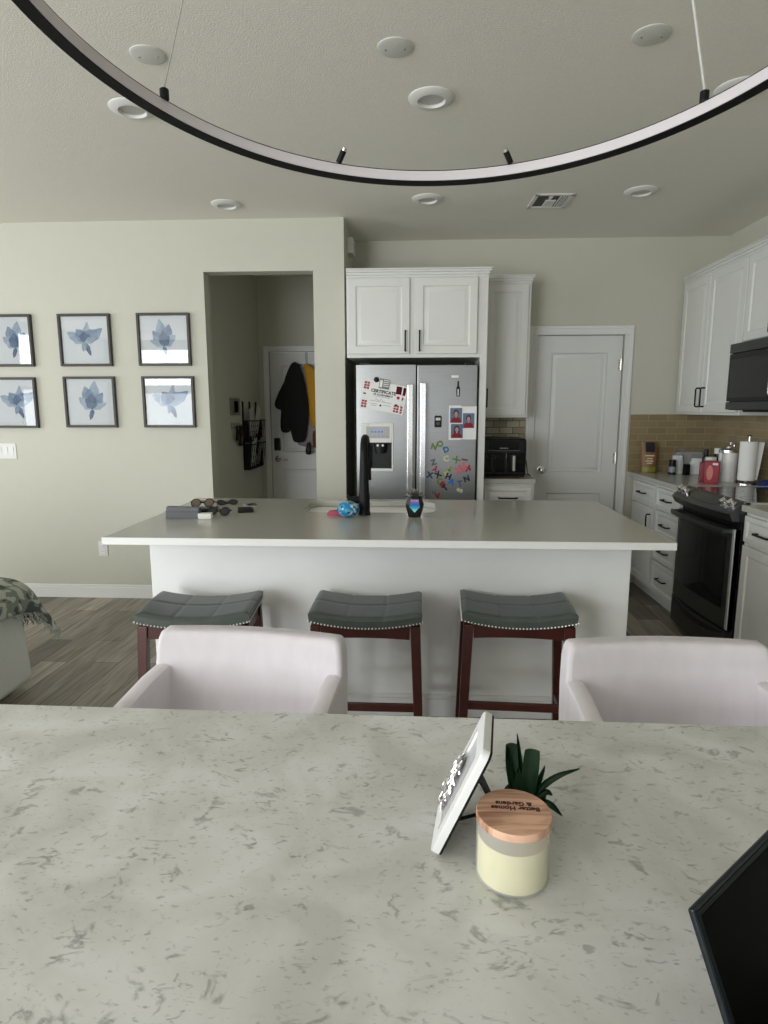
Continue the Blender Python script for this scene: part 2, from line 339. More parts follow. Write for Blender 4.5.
# ------------------------------------------------------------------ room shell
H = 2.76
WL, WB, WR = 4.58, 5.21, 2.40        # picture wall, pantry wall, range wall
b = MB(); b.box(-6.1, 2.52, -3.12, 6.7, -.1, 0); struct(b.build('floor', 'floor', smooth=False))
b = MB(); b.box(-6.1, 2.52, -3.12, 6.7, H, H+.1); struct(b.build('ceiling', 'ceiling', smooth=False))
b = MB()
b.box(-6, -1.52, WL, WL+.12, 0, H).box(-1.52, -.735, WL, WL+.12, 2.41, H).box(-.735, -.515, WL, WL+.12, 0, H).box(-.635, -.515, WL+.12, 6.5, 0, H)
struct(b.build('wall_left', 'wall', smooth=False))
b = MB(); b.box(-1.74, -1.62, WL+.12, 6.5, 0, H); struct(b.build('wall_hall_side', 'wall', smooth=False))
b = MB(); b.box(-1.74, -1.515, 6.5, 6.62, 0, H).box(-1.515, -.68, 6.5, 6.62, 2.03, H).box(-.68, -.515, 6.5, 6.62, 0, H); struct(b.build('wall_hall_end', 'wall', smooth=False))
DX0, DX1, DT = .962, 1.648, 2.03
b = MB(); b.box(-.515, DX0, WB, WB+.12, 0, H).box(DX0, DX1, WB, WB+.12, DT, H).box(DX1, WR+.12, WB, WB+.12, 0, H); struct(b.build('wall_back', 'wall', smooth=False))
b = MB(); b.box(WR, WR+.12, -3.12, WB, 0, H); struct(b.build('wall_right', 'wall', smooth=False))
# daylight side behind the camera: a wide patio door and a window
def holed(axis, p0, p1, lo, hi, holes):
    b = MB(); c = lo
    def bx(a0, a1, z0, z1):
        if axis == 'y': b.box(a0, a1, p0, p1, z0, z1)
        else: b.box(p0, p1, a0, a1, z0, z1)
    for a0, a1, z0, z1 in holes:
        bx(c, a0, 0, H); bx(a0, a1, z1, H)
        if z0 > 0: bx(a0, a1, 0, z0)
        c = a1
    bx(c, hi, 0, H); return b
FRONT = [(-5.6, -4.05, .5, 2.62), (-3.7, -1.7, 0, 2.45), (.10, .85, 0, 2.35)]
END = [(-1.2, -.2, .5, 2.62), (.95, 3.2, .5, 2.5)]  # second opening is added for more light from the left
struct(holed('y', -3.12, -3, -6.1, WR+.12, FRONT).build('wall_front', 'wall', smooth=False))
struct(holed('x', -6.12, -6, -3, WL+.12, END).build('wall_end', 'wall', smooth=False))
def window(name, axis, p, a0, a1, z0, z1, nv, bar=None):
    f, gl = MB(), MB()
    def bx(bb, x0, x1, za, zb, d=.03):
        if axis == 'y': bb.box(x0, x1, p-d, p+d, za, zb)
        else: bb.box(p-d, p+d, x0, x1, za, zb)
    w = .05
    bx(f, a0, a0+w, z0, z1); bx(f, a1-w, a1, z0, z1); bx(f, a0, a1, z0, z0+w); bx(f, a0, a1, z1-w, z1)
    if bar: bx(f, a0, a1, bar-.04, bar+.04)
    for i in range(1, nv):
        c = a0+(a1-a0)*i/nv; bx(f, c-.03, c+.03, z0, z1)
    o = struct(f.build(name, 'trimw', smooth=False)); bx(gl, a0+w, a1-w, z0+w, z1-w, .003); gl.build('pane', 'glass', o, smooth=False)
window('window_1', 'y', -3.06, *FRONT[0], 1, 1.84); window('window_2', 'y', -3.06, *FRONT[1], 2); window('window_3', 'y', -3.06, *FRONT[2], 1); window('window_4', 'x', -6.06, *END[0], 2, 1.84); window('fill_window', 'x', -6.06, *END[1], 3)  # the last, three-bay window is unseen, added to brighten the left side
# baseboards
def baseboard(name, segs, t=.015, h=.105):
    b = MB()
    for x0, y0, x1, y1 in segs:
        dx, dy = x1-x0, y1-y0
        if abs(dx) > abs(dy): b.box(x0, x1, y0-t, y0, 0, h*.8, .002, 1).box(x0, x1, y0-t*.65, y0, h*.8, h, .003, 1)
        else: b.box(x0, x0+t, y0, y1, 0, h*.8, .002, 1).box(x0, x0+t*.65, y0, y1, h*.8, h, .003, 1)
    return struct(b.build(name, 'trimw'))
baseboard('baseboard_left', [(-6, WL, -1.52, WL), (-.735, WL, -.515, WL)])
baseboard('baseboard_hall', [(-1.62, 4.7, -1.62, 6.48)])
baseboard('baseboard_back', [(.88, WB, .885, WB), (1.73, WB, 1.79, WB)])
# door casings and doors
def casing(name, x0, x1, top, y, w=.07, t=.018):
    b = MB()
    for d0, d1, tt in ((0, w, t*.7), (0, w*.35, t), (w*.75, w, t*.9)):
        b.box(x0-w+d0, x0-w+d1, y-tt, y, 0, top+w-d1, .003, 1); b.box(x1+w-d1, x1+w-d0, y-tt, y, 0, top+w-d1, .003, 1); b.box(x0-w+d0, x1+w-d0, y-tt, y, top+w-d1, top+w-d0, .003, 1)
    return struct(b.build(name, 'trimw'))
casing('trim_1', DX0, DX1, DT, WB); casing('trim_2', -1.515, -.68, 2.03, 6.5, .055)
def room_door(name, x0, x1, top, y, knobx, lever, hinge_x, split):
    b = MB(); w = x1-x0; fr = .115
    b.box(x0, x1, y+.022, y+.04, .01, top)
    b2 = MB()
    # rails and stiles as one leaf with two sunk panels
    zs = [.01, .23, split, split+.17, top-.13, top]
    b.box(x0, x0+fr, y, y+.024, .01, top); b.box(x1-fr, x1, y, y+.024, .01, top)
    for za, zb in ((zs[0], zs[1]), (zs[2], zs[3]), (zs[4], zs[5])): b.box(x0+fr, x1-fr, y, y+.024, za, zb)
    for za, zb in ((zs[1], zs[2]), (zs[3], zs[4])): b.panel(x0+fr+.001, x1-fr-.001, za, zb, y+.002, .02, .004, .015)
    o = struct(b.build(name, 'white'))
    k = MB()
    if lever:
        k.cyl((knobx, y, .93), (knobx, y-.012, .93), .032, 20); k.tube([(knobx, y-.01, .93), (knobx, y-.05, .93), (knobx+.02, y-.055, .93), (knobx+.11, y-.05, .925)], [.012, .011, .01, .008], 10)
        k.build('handle', 'nickel', o)
        k = MB(); k.box(knobx-.035, knobx+.03, y-.03, y, 1.02, 1.15, .008, 2); k.build('keypad_lock', 'black', o)['label'] = 'black keypad lock'
    else:
        k.lathe([(0, 0), (.032, 0), (.032, .008), (.014, .012), (.012, .03), (.024, .036), (.031, .048), (.028, .06), (.014, .068), (0, .07)], 24, T(knobx, y, .95) @ RX(90)); k.build('knob', 'chrome', o)
    for z in (.25, 1.05, 1.80):
        h = MB(); h.cyl((hinge_x, y-.006, z-.045), (hinge_x, y-.006, z+.045), .007, 10); h.box(hinge_x-.02, hinge_x+.02, y-.003, y+.001, z-.045, z+.045); h.build('hinge', 'nickel', o)
    return o
room_door('door_1', DX0+.006, DX1-.006, DT-.006, WB+.015, DX0+.07, False, DX1-.012, .76)
room_door('door_2', -1.51, -.685, 2.024, 6.52, -1.45, True, -.69, .83)

# tiled splashbacks
b = MB(); b.box(1.735, WR, WB-.008, WB, .94, 1.405).mi; s_ = struct(b.build('backsplash', 'tilex', smooth=False))
b = MB(); b.box(WR-.008, WR, 2.4, WB-.008, .94, 1.42); struct(b.build('backsplash', 'tiley', smooth=False))
b = MB(); b.box(.49, .885, WB-.008, WB, .94, 1.39); struct(b.build('backsplash', 'tilen', smooth=False))

# ------------------------------------------------------------------ cabinets
HP = {'v': ((0, -.066), (0, .066)), 'h': ((-.066, 0), (.066, 0))}
def cabinet(name, label, loc, rotz, w, z0, z1, depth, fronts, group=None, crown=None, kick=0, side=None, cat='cabinet'):
    """local x runs along the front, the front faces -y, depth goes to +y; fronts: (kind, x0, x1, z0, z1, pull kind, pull x, pull z)"""
    t = thing(name, label, cat, loc, rotz, group)
    b = MB(); b.box(0, w, 0, depth, z0+kick, z1, .002, 1)
    if kick: b.box(.0, w, .06, depth, z0, z0+kick)
    b.build('body', 'cab', t)
    for kind, x0, x1, za, zb, pk, px, pz in fronts:
        d = MB(); d.panel(x0, x1, za, zb, -.02, .0195, .05 if kind == 'door' else .026, .007)
        o = d.build(kind, 'cab', t)
        if pk:
            (ax, az), (bx, bz) = HP[pk]; p = MB(); p.pull((px+ax, -.02, pz+az), (px+bx, -.02, pz+bz), (0, -.03, 0), .0055); p.build('handle', 'matte', o)
    if crown:
        c = MB(); l, r, back = crown
        for k, (o_, za, zb) in enumerate(((.004, z1-.005, z1+.012), (.010, z1+.012, z1+.03), (.018, z1+.03, z1+.045), (.024, z1+.045, z1+.056))):
            c.box(-o_*l, w+o_*r, -o_, depth, za, zb, .003, 1)
        c.build('crown_moulding', 'cab', t)
    return t
# above the fridge, with the side panel that comes down to the floor
fx0, fw = -.512, .995
t = cabinet('wall_cabinet', 'white two-door cabinet above the steel fridge', (fx0+.026, 4.45, 0), 0, fw-.026, 1.800, 2.335, .74,
  [('door', .014, .434, 1.825, 2.325, 'v', .406, 1.91), ('door', .476, .896, 1.825, 2.325, 'v', .504, 1.91)], crown=(0, 1, 1))
b = MB(); b.box(.921, .969, .0, .74, .0, 1.80, .002, 1); b.build('side_panel', 'cab', t)
# tall-ish upper beside it and the short base below
cabinet('wall_cabinet', 'narrow single-door white upper cabinet beside the fridge, above the black air fryer', (.488, 4.88, 0), 0, .358, 1.383, 2.37, .325,
  [('door', .02, .338, 1.40, 2.355, 'v', .045, 1.53)], crown=(0, 1, 1))
cabinet('base_cabinet', 'narrow white base cabinet under the air fryer', (.488, 4.63, 0), 0, .385, 0, .905, .575,
  [('drawer', .02, .365, .70, .88, 'h', .19, .80), ('door', .02, .365, .14, .68, 'v', .06, .58)], kick=.1)
b = MB(); b.box(.487, .878, 4.60, WB-.01, .905, .94, .004, 2); tag(b.build('worktop', 'kcounter'), 'short grey-white worktop under the black air fryer', 'countertop')
# range wall: uppers
UX = 2.08
UY = 5.19
upd = 2.40-UX-.002
cabinet('wall_cabinet', 'white two-door upper cabinet in the corner left of the microwave', (UX, UY, 0), -PI/2, UY-4.192, 1.405, 2.40, upd,
  [('door', .045, .486, 1.425, 2.385, 'v', .452, 1.53), ('door', .495, .990, 1.425, 2.385, 'v', .53, 1.53)], crown=(0, 0, 1))
cabinet('wall_cabinet', 'short white upper cabinet over the microwave', (UX, 4.188, 0), -PI/2, .765, 1.855, 2.40, upd,
  [('door', .002, .379, 1.87, 2.385, 'v', .345, 1.95), ('door', .384, .753, 1.87, 2.385, 'v', .42, 1.95)], crown=(0, 0, 1))
# range wall: bases
BX = 1.78
cabinet('base_cabinet', 'white corner base cabinet with one drawer over a door, by the pantry door', (BX, 5.19, 0), -PI/2, .545, 0, .905, .615,
  [('drawer', .06, .53, .735, .885, 'h', .29, .81), ('door', .06, .53, .12, .715, 'v', .47, .60)], kick=.1)
cabinet('base_cabinet', 'white base cabinet with a stack of drawers, left of the black range', (BX, 4.643, 0), -PI/2, .448, 0, .905, .615,
  [('drawer', .012, .436, .735, .885, 'h', .23, .81), ('drawer', .012, .436, .545, .72, 'h', .23, .63), ('drawer', .012, .436, .36, .53, 'h', .23, .44), ('drawer', .012, .436, .12, .345, 'h', .23, .235)], kick=.1)
cabinet('base_cabinet', 'white base cabinet right of the range, at the right edge of the photo', (BX, 3.405, 0), -PI/2, .45, 0, .905, .615,
  [('drawer', .02, .43, .745, .885, 'h', .225, .81), ('door', .02, .43, .12, .725, 'v', .385, .62)], kick=.1)
b = MB(); b.box(1.75, WR-.01, 4.195, WB-.01, .905, .94, .005, 2); tag(b.build('worktop', 'kcounter'), 'grey-white worktop in the corner, between the pantry wall and the range', 'countertop')
b = MB(); b.box(1.75, WR-.01, 2.94, 3.41, .905, .94, .005, 2); tag(b.build('worktop', 'kcounter'), 'grey-white worktop right of the range, cut off by the photo edge', 'countertop')

# ------------------------------------------------------------------ fridge
t = thing('refrigerator', 'stainless steel french-door refrigerator covered with magnets', 'refrigerator', (0, 4.43, -.018))
b = MB(); b.box(-.42, .42, .075, .72, .03, 1.775, .006, 1).box(-.40, -.33, .01, .10, 1.768, 1.785, .003, 1).box(.33, .40, .01, .10, 1.768, 1.785, .003, 1).box(-.40, .40, .06, .7, 0, .04); b.build('case', 'black', t)
b = MB()     # left door, cut open for the dispenser niche
dx0, dx1, dz0, dz1 = -.335, -.172, 1.05, 1.232
b.box(-.421, dx0, 0, .07, .76, 1.768).box(dx1, -.006, 0, .07, .76, 1.768).box(dx0, dx1, 0, .07, .76, dz0).box(dx0, dx1, 0, .07, dz1, 1.768)
dl = b.build('door', 'steel', t)
b = MB(); b.box(.004, .421, 0, .07, .76, 1.768, .006, 2); dr = b.build('door', 'steel', t)
b = MB(); b.box(-.421, .421, 0, .07, .07, .745, .006, 2); fd = b.build('freezer_drawer', 'steel', t)
def bar(x, z0, z1):
    k = MB(); k.box(x-.021, x+.021, -.062, -.048, z0, z1, .006, 3).box(x-.012, x+.012, -.05, .001, z0+.02, z0+.05, .003, 1).box(x-.012, x+.012, -.05, .001, z1-.05, z1-.02, .003, 1); return k
bar(-.043, .80, 1.635).build('handle', 'steelh', dl); bar(.047, .80, 1.645).build('handle', 'steelh', dr)
k = MB(); k.box(-.36, .36, -.06, -.046, .655, .69, .006, 3).box(-.33, -.30, -.05, .001, .66, .685).box(.30, .33, -.05, .001, .66, .685); k.build('handle', 'steelh', fd)
b = MB(); b.box(-.383, dx0, -.008, .001, 1.035, 1.37, .003, 1).box(dx1, -.16, -.008, .001, 1.035, 1.37, .003, 1).box(dx0, dx1, -.008, .001, dz1, 1.37, .003, 1).box(-.383, -.16, -.016, .001, 1.03, 1.05, .003, 1)
b.mi = 1; b.box(-.352, -.188, -.0095, -.007, 1.262, 1.345)
b.mi = 2
for i in range(4): b.box(-.318+i*.024, -.305+i*.024, -.0105, -.009, 1.302, 1.314)
b.mi = 3
for i in range(5): b.box(-.335+i*.03, -.318+i*.03, -.0105, -.009, 1.275, 1.279)
b.build('dispenser_panel', ['lightw', solid('dispenser_face', (.66, .67, .68)), solid('display_blue', (.25, .5, .9)), 'inkg'], dl)
b = MB(); b.box(dx0, dx1, .055, .068, dz0, dz1).box(dx0, dx0+.004, -.004, .06, dz0, dz1).box(dx1-.004, dx1, -.004, .06, dz0, dz1).box(dx0, dx1, -.004, .06, dz1-.004, dz1)
b.lathe([(0, 0), (.035, 0), (.045, .05), (.045, .075), (0, .075)], 20, T(-.254, .025, 1.155), 1, .6); b.build('dispenser_niche', 'black', dl)
b = MB()
for x in (-.272, -.236): b = MB(); b.lathe([(0, 0), (.008, 0), (.008, .006), (0, .006)], 12, T(x, .002, 1.212) @ RX(90)); b.build('nozzle', 'lightw', dl)

FY = 4.43
def on_fridge(px, py): p = at(px, py, 'y', FY); return p.x, p.z
LM = [('N', 433.9, 447, -15, 'green', (.42, .52, .22), 'olive green letter N magnet, leftmost of the top three letters on the fridge'),
 ('O', 440.1, 444.1, 10, 'green', (.42, .52, .22), 'olive green letter O magnet, highest letter on the fridge door'),
 ('D', 446.1, 449.8, 20, 'teal', (.05, .42, .60), 'teal blue letter D magnet beneath the white photo sheet'),
 ('C', 446.2, 458.8, 15, 'cream', (.78, .78, .66), 'faint cream letter C magnet below the teal D'),
 ('Z', 433.4, 462.5, 18, 'slate', (.32, .42, .42), 'slate grey letter Z magnet above the red Y'),
 ('Y', 435.6, 468.3, 155, 'crimson', (.68, .08, .26), 'crimson letter Y magnet standing upside down under the slate Z'),
 ('X', 429.9, 475.2, -10, 'bluedark', (.10, .22, .40), 'dark blue letter X magnet next to the fridge handle'),
 ('X', 438.1, 474.8, 30, 'navy', (.08, .08, .16), 'navy letter X magnet right of the dark blue X'),
 ('X', 456.7, 459.9, 35, 'leaf', (.35, .50, .20), 'leaf green letter X magnet above the pink butterfly'),
 ('I', 464.9, 459.7, 80, 'purple', (.42, .15, .38), 'purple letter I magnet lying sideways, rightmost in its row'),
 ('S', 450.5, 469.3, -35, 'lime', (.55, .62, .25), 'lime green letter S magnet in the middle of the fridge door'),
 ('L', 446.9, 472.6, -60, 'yellow', (.76, .76, .42), 'pale yellow letter L magnet under the lime S'),
 ('M', 467.7, 468.5, 15, 'redm', (.66, .14, .26), 'red letter M magnet at the right of the pink butterfly'),
 ('H', 448.3, 476.6, -20, 'navyh', (.10, .11, .17), 'black-navy letter H magnet above the blue A'),
 ('A', 451.5, 481.8, -20, 'blue', (.16, .42, .78), 'bright blue letter A magnet below the black-navy H'),
 ('C', 439.5, 481.8, 5, 'grass', (.38, .54, .14), 'grass green letter C magnet touching a red R'),
 ('R', 442.3, 484.3, -25, 'redr', (.68, .06, .12), 'red letter R magnet between the grass green C and a maroon T'),
 ('T', 445.2, 487.9, 40, 'maroon', (.26, .08, .12), 'maroon letter T magnet beneath the red R'),
 ('N', 466.6, 479, 20, 'ink', (.12, .14, .22), 'dark navy letter N magnet, lone at the right edge of the fridge'),
 ('T', 459.8, 483.8, 10, 'dusk', (.28, .38, .55), 'dusky blue letter T magnet, faint, under the pink butterfly'),
 ('S', 460, 490.4, 70, 'ivory', (.80, .82, .66), 'ivory letter S magnet lying sideways near the bottom of the fridge door'),
 ('V', 437.6, 496.2, 10, 'redv', (.62, .06, .10), 'red letter V magnet just above the island top'),
 ('F', 435.2, 492.9, 75, 'ash', (.45, .46, .45), 'ash grey letter F magnet just above the red V')]
for ch, px, py, rot, cn, c, lab in LM:
    x, z = on_fridge(px, py); b = MB(); b.text(ch, .055, .003, RX(90) @ RZ(rot), bold=.003)
    o = b.build('letter_magnet', solid('magnet_'+cn, c, .4), loc=(x, FY-.0035, z)); tag(o, lab, 'magnet', 'letter magnets on the fridge')
x, z = on_fridge(461, 468.5)       # pink butterfly
b = MB()
for sx in (-1, 1):
    b.prism([(.004*sx, 0), (.03*sx, .034), (.045*sx, .022), (.036*sx, .002), (.04*sx, -.02), (.02*sx, -.03)][::sx], .006, RX(90) @ RZ(35))
b.tube([(0, -.003, -.03), (0, -.003, .03)], .005, 8, M=RY(-35))
tag(b.build('butterfly_magnet', solid('magnet_pink', (.80, .42, .48), .5), loc=(x, FY-.001, z)), 'pink butterfly-shaped magnet among the letters on the fridge', 'magnet')
# certificate, the sheet behind it, its two magnets
cc = Vector((-.244, 0, 1.532)); cr = 9.8
CM = T(cc.x, 0, cc.z) @ RY(cr) @ RX(90)
def sheet_marks(b, w, h, full):
    b.mi = 1
    def rc(x0, x1, y0, y1): b.box(x0, x1, y0, y1, .0004, .0012)
    hw, hh = w/2, h/2
    for sx, sy in ((-1, 1), (-1, -1), (1, 1), (1, -1)):
        cx, cy = sx*(hw-.028), sy*(hh-.034)
        for i in range(2):
            for j in range(3): rc(cx-.019+i*.02, cx-.002+i*.02, cy-.026+j*.018, cy-.012+j*.018)
        rc(cx-.02, cx+.019, cy-.028, cy+.026) if sx > 0 and sy > 0 else None
    b.prism([(hw-.026+.012*math.cos(a), .012+.012*math.sin(a)) for a in [k*PI/3 for k in range(6)]], .0012)
    b.mi = 2
    b.box(hw-.04, hw-.022, -.045, -.033, .0004, .0012); b.box(-hw+.012, -hw+.03, .0, .01, .0004, .0012)
b = MB(); w, h = .284, .196; b.box(-w/2, w/2, -h/2, h/2, 0, .0005); sheet_marks(b, w, h, True)
b.mi = 2; b.text('CERTIFICATE', .03, .0004, T(.008, .034, .0008), bold=.0012); b.text('OF ACHIEVEMENT', .017, .0004, T(.008, .011, .0008), bold=.0006)
b.mi = 3
for x0, x1, y in ((-.05, .06, -.003), (-.075, .075, -.036), (-.07, -.02, -.056), (.02, .075, -.056), (-.065, -.025, -.068)): b.box(x0, x1, y, y+.0025, .0004, .001)
b.tube([(-.045+.012*i, -.024+.007*math.sin(i*2.1), .0012) for i in range(7)], .0012, 5)
b.mi = 2; b.prism([(.002+.008*math.cos(a), -.06+.008*math.sin(a)) for a in [k*PI/3 for k in range(6)]], .0012)
o = b.build('certificate', ['paper', 'red', 'ink', 'inkg'], smooth=False); o.matrix_world = T(0, FY-.0030, 0) @ CM; tag(o, 'white printed certificate with red corner blocks, tilted on the left fridge door', 'certificate')
b = MB(); b.box(-w/2, w/2, -h/2, h/2, 0, .0005); sheet_marks(b, w, h, False)
o = b.build('certificate', ['paper', 'red', 'ink', 'inkg'], smooth=False); o.matrix_world = T(.027, FY-.0006, -.004) @ T(cc.x, 0, cc.z) @ RY(11.5) @ RX(90); tag(o, 'second white sheet with red blocks, mostly hidden behind the certificate', 'certificate')
b = MB(); b.lathe([(0, 0), (.018, 0), (.018, .008), (.010, .012), (.012, .024), (0, .026)], 18, RX(90)); tag(b.build('round_magnet', 'matte', loc=(-.279, FY-.0045, 1.650)), 'round black magnet holding the certificate top', 'magnet')
b = MB(); b.box(-.036, .036, -.034, .034, 0, .004)
b.mi = 1
for i in range(4): b.box(-.008, .032, .022-i*.013, .027-i*.013, .004, .0048)
b.box(-.032, -.014, -.026, .024, .004, .0048)
o = b.build('square_magnet', [solid('greymag', (.42, .42, .43)), 'paper'], smooth=False); o.matrix_world = T(-.223, FY-.0048, 1.62) @ RY(cr) @ RX(90); tag(o, 'square grey printed magnet on the upper edge of the certificate', 'magnet')
# bottle opener magnet, sticker and timer
b = MB(); b.prism([(-.011, 0), (.011, 0), (.013, .03), (.013, .055), (.006, .075), (.0055, .105), (-.0055, .105), (-.006, .075), (-.013, .055), (-.013, .03)], .006, RX(90))
b.mi = 1; b.box(-.004, .004, -.0075, -.0055, .006, .05)
x, z = on_fridge(458, 396.5); tag(b.build('bottle_magnet', ['black', 'lightw'], loc=(x, FY-.0005, z)), 'black bottle-shaped magnet high on the right fridge door', 'magnet')
b = MB(); b.box(-.025, .025, -.0015, 0, -.008, .008); x, z = on_fridge(455, 376.5); tag(b.build('sticker', 'paper', loc=(x, FY-.0003, z)), 'small white sticker strip above the bottle-shaped magnet', 'sticker')
b = MB(); b.box(-.025, .025, -.012, 0, -.04, .04, .004, 2); b.mi = 1; b.box(-.016, .016, -.0135, -.011, .008, .026); b.mi = 2; b.lathe([(0, 0), (.012, 0), (.012, .002), (0, .002)], 16, T(0, -.0115, -.014) @ RX(90))
x, z = on_fridge(438, 421.5); tag(b.build('kitchen_timer', ['black', 'lightw', 'dark'], loc=(x, FY-.0005, z)), 'small black timer with white window stuck on the right fridge door', 'timer')
# white photo sheet with three school portraits
x0, z1 = on_fridge(449, 405.5); x1, z0 = on_fridge(476, 440)
t = thing('photo_sheet', 'white sheet with three small school portraits on the right fridge door', 'photo', ((x0+x1)/2, FY-.001, (z0+z1)/2))
w, h = x1-x0, z1-z0
b = MB(); b.box(-w/2+.005, w/2, -.001, 0, -h/2+.004, h/2-.006).box(-w/2, -.012, -.0022, -.0012, -h/2, h/2); b.build('paper', 'paper', t, smooth=False)
def portrait(px0, px1, py0, py1, long_hair):
    a0, b1 = on_fridge(px0, py0); a1, b0 = on_fridge(px1, py1); cx, cz = (a0+a1)/2-(x0+x1)/2, (b0+b1)/2-(z0+z1)/2; pw, ph = a1-a0, b1-b0
    b = MB(); b.box(-pw/2, pw/2, -.0008, 0, -ph/2, ph/2)
    def disc(x, z, rx, rz, lay): b.prism([(x+rx*math.cos(k*PI/9), z+rz*math.sin(k*PI/9)) for k in range(18)], .0004, T(0, -.0008-lay*.0004, 0) @ RX(90))
    b.mi = 1; disc(0, ph*.16, pw*.22, ph*.22, 0)
    if long_hair: b.prism([(-pw*.24, -ph*.22), (pw*.24, -ph*.22), (pw*.22, ph*.2), (-pw*.22, ph*.2)], .0004, T(0, -.0008, 0) @ RX(90))
    b.mi = 2; b.prism([(-pw*.46, -ph*.5), (pw*.46, -ph*.5), (pw*.36, -ph*.22), (pw*.1, -ph*.1), (-pw*.1, -ph*.1), (-pw*.36, -ph*.22)], .0004, T(0, -.0013, 0) @ RX(90))
    b.mi = 3; disc(0, ph*.10, pw*.15, ph*.17, 2); b.prism([(-pw*.07, -ph*.16), (pw*.07, -ph*.16), (pw*.07, 0), (-pw*.07, 0)], .0004, T(0, -.0015, 0) @ RX(90))
    o = b.build('portrait', ['photobg', 'hair', 'shirt', 'skin'], t, smooth=False); o.location = (cx, -.0024, cz)
portrait(450.3, 461.8, 408, 422.8, False); portrait(463, 474, 413.2, 428, False); portrait(451, 462.6, 424, 438, True)

# ------------------------------------------------------------------ air fryer
AFY = 4.66
t = thing('air_fryer', 'black twin-drawer air fryer on the short worktop beside the fridge', 'air fryer', (.492, AFY, .944))
b = MB(); b.box(0, .325, .012, .36, .012, .288, .02, 4); b.box(.02, .05, .03, .06, 0, .014).box(.285, .315, .03, .06, 0, .014).box(.02, .05, .3, .33, 0, .014).box(.285, .315, .3, .33, 0, .014); b.build('body', 'black', t)
b = MB(); b.hexa([(.05, .003, .205), (.265, .003, .205), (.265, .03, .205), (.05, .03, .205), (.05, .012, .272), (.265, .012, .272), (.265, .03, .272), (.05, .03, .272)], .004, 2); p = b.build('control_panel', 'gloss', t)
b = MB(); b.box(.045, .27, .0, .02, .198, .204); b.build('panel_trim', 'dark', p)
b = MB(); b.box(.125, .185, .001, .006, .214, .222); b.build('marking', 'inkg', p)
for xa, xb, hx in ((.012, .165, .075), (.172, .318, .225)):
    b = MB(); b.box(xa, xb, .0, .02, .04, .185, .006, 2); d = b.build('drawer', 'gloss', t)
    b = MB(); b.box(hx-.014, hx+.014, -.045, .002, .05, .17, .006, 2); hb = b.build('handle', 'black', d)
    b = MB(); b.box(hx-.009, hx+.009, -.0465, -.0445, .055, .165, .0005, 1); b.build('handle_inlay', 'steelh' if hx > .1 else 'gloss', hb)
b = MB(); b.tube([(.34, .3, .2), (.365, .25, .1), (.36, .15, .02), (.375, .1, .006), (.35, .3, .006)], .004, 6); b.build('cord', 'black', t)

# ------------------------------------------------------------------ microwave
MX = 1.985
t = thing('microwave', 'over-the-range black and steel microwave under the short upper cabinet', 'microwave', (MX, 4.186, 1.44), -PI/2)
b = MB(); b.box(0, .76, .022, .40, 0, .413, .004, 1); b.box(.1, .66, .06, .34, -.012, .004, .006, 1); b.build('body', 'black', t)
b = MB(); b.box(.003, .757, .0, .024, .352, .41, .004, 2); b.build('top_trim', 'steeld', t)
b = MB(); b.box(.003, .757, .0, .024, .003, .05, .004, 2); b.build('bottom_trim', 'steeld', t)
b = MB(); b.box(.003, .59, .002, .024, .055, .348, .004, 2); d = b.build('door', 'black', t)
b = MB(); b.box(.03, .53, -.001, .004, .075, .315, .001, 1); b.build('glass', 'gloss', d)
b = MB(); b.pull((.565, .003, .08), (.565, .003, .33), (0, -.04, 0), .009); b.build('handle', 'steelh', d)
b = MB(); b.box(.595, .757, .002, .024, .055, .348, .003, 1); b.build('control_panel', 'gloss', t)

# ------------------------------------------------------------------ range
SX = 1.74
t = thing('range', 'slide-in black and steel range with glass oven door between the base cabinets', 'stove', (SX, 4.182, 0), -PI/2)
W = .762
def bowed(x0, x1, z0, z1, y0, th, bow=.03, n=14, lean=0, b=None):
    b = b or MB(); secs = []
    for i in range(n+1):
        x = x0+(x1-x0)*i/n; k = bow*(1-(2*x/W-1)**2)
        secs.append([(x, y0-k, z0), (x, y0-k+lean, z1), (x, y0+th, z1), (x, y0+th, z0)])
    b.loft(secs); return b
b = MB(); b.box(.004, W-.004, .025, .63, .03, .915, .003, 1); b.box(.05, W-.05, .05, .6, 0, .03); b.build('body', 'black', t)
b = MB(); b.box(0, W, .03, .645, .915, .945, .004, 2); ck = b.build('cooktop', 'gloss', t)
b = MB(); b.box(-.004, .004, .03, .645, .92, .949, .001, 1).box(W-.004, W+.004, .03, .645, .92, .949, .001, 1); b.build('cooktop_rim', 'steeledge', ck)
b = MB()
for x, y, r in ((.2, .2, .1), (.56, .2, .085), (.2, .48, .08), (.56, .48, .1)): b.lathe([(r, 0), (r, .0006), (r-.003, .0006), (r-.003, 0)], 32, T(x, y, .9448))
b.build('burner_ring', 'dark', ck)
b = MB(); n = 14; secs = []
for i in range(n+1):
    x = -.004+(W+.008)*i/n; k = .032*(1-(2*x/W-1)**2)
    secs.append([(x, .04, .84), (x, -.028-k, .845), (x, -.046-k, .885), (x, -.028-k, .905), (x, .035, .948), (x, .06, .948), (x, .06, .84)])
b.loft(secs); cp = b.build('control_panel', 'steeld', t, angle=25)
b = MB(); secs = []
for i in range(n+1):
    x = .17+(.42)*i/n; k = .032*(1-(2*x/W-1)**2)
    secs.append([(x, -.022-k, .9095), (x, .025, .9453), (x, .03, .944), (x, -.022-k, .905)])
b.loft(secs); b.build('display', 'gloss', cp)
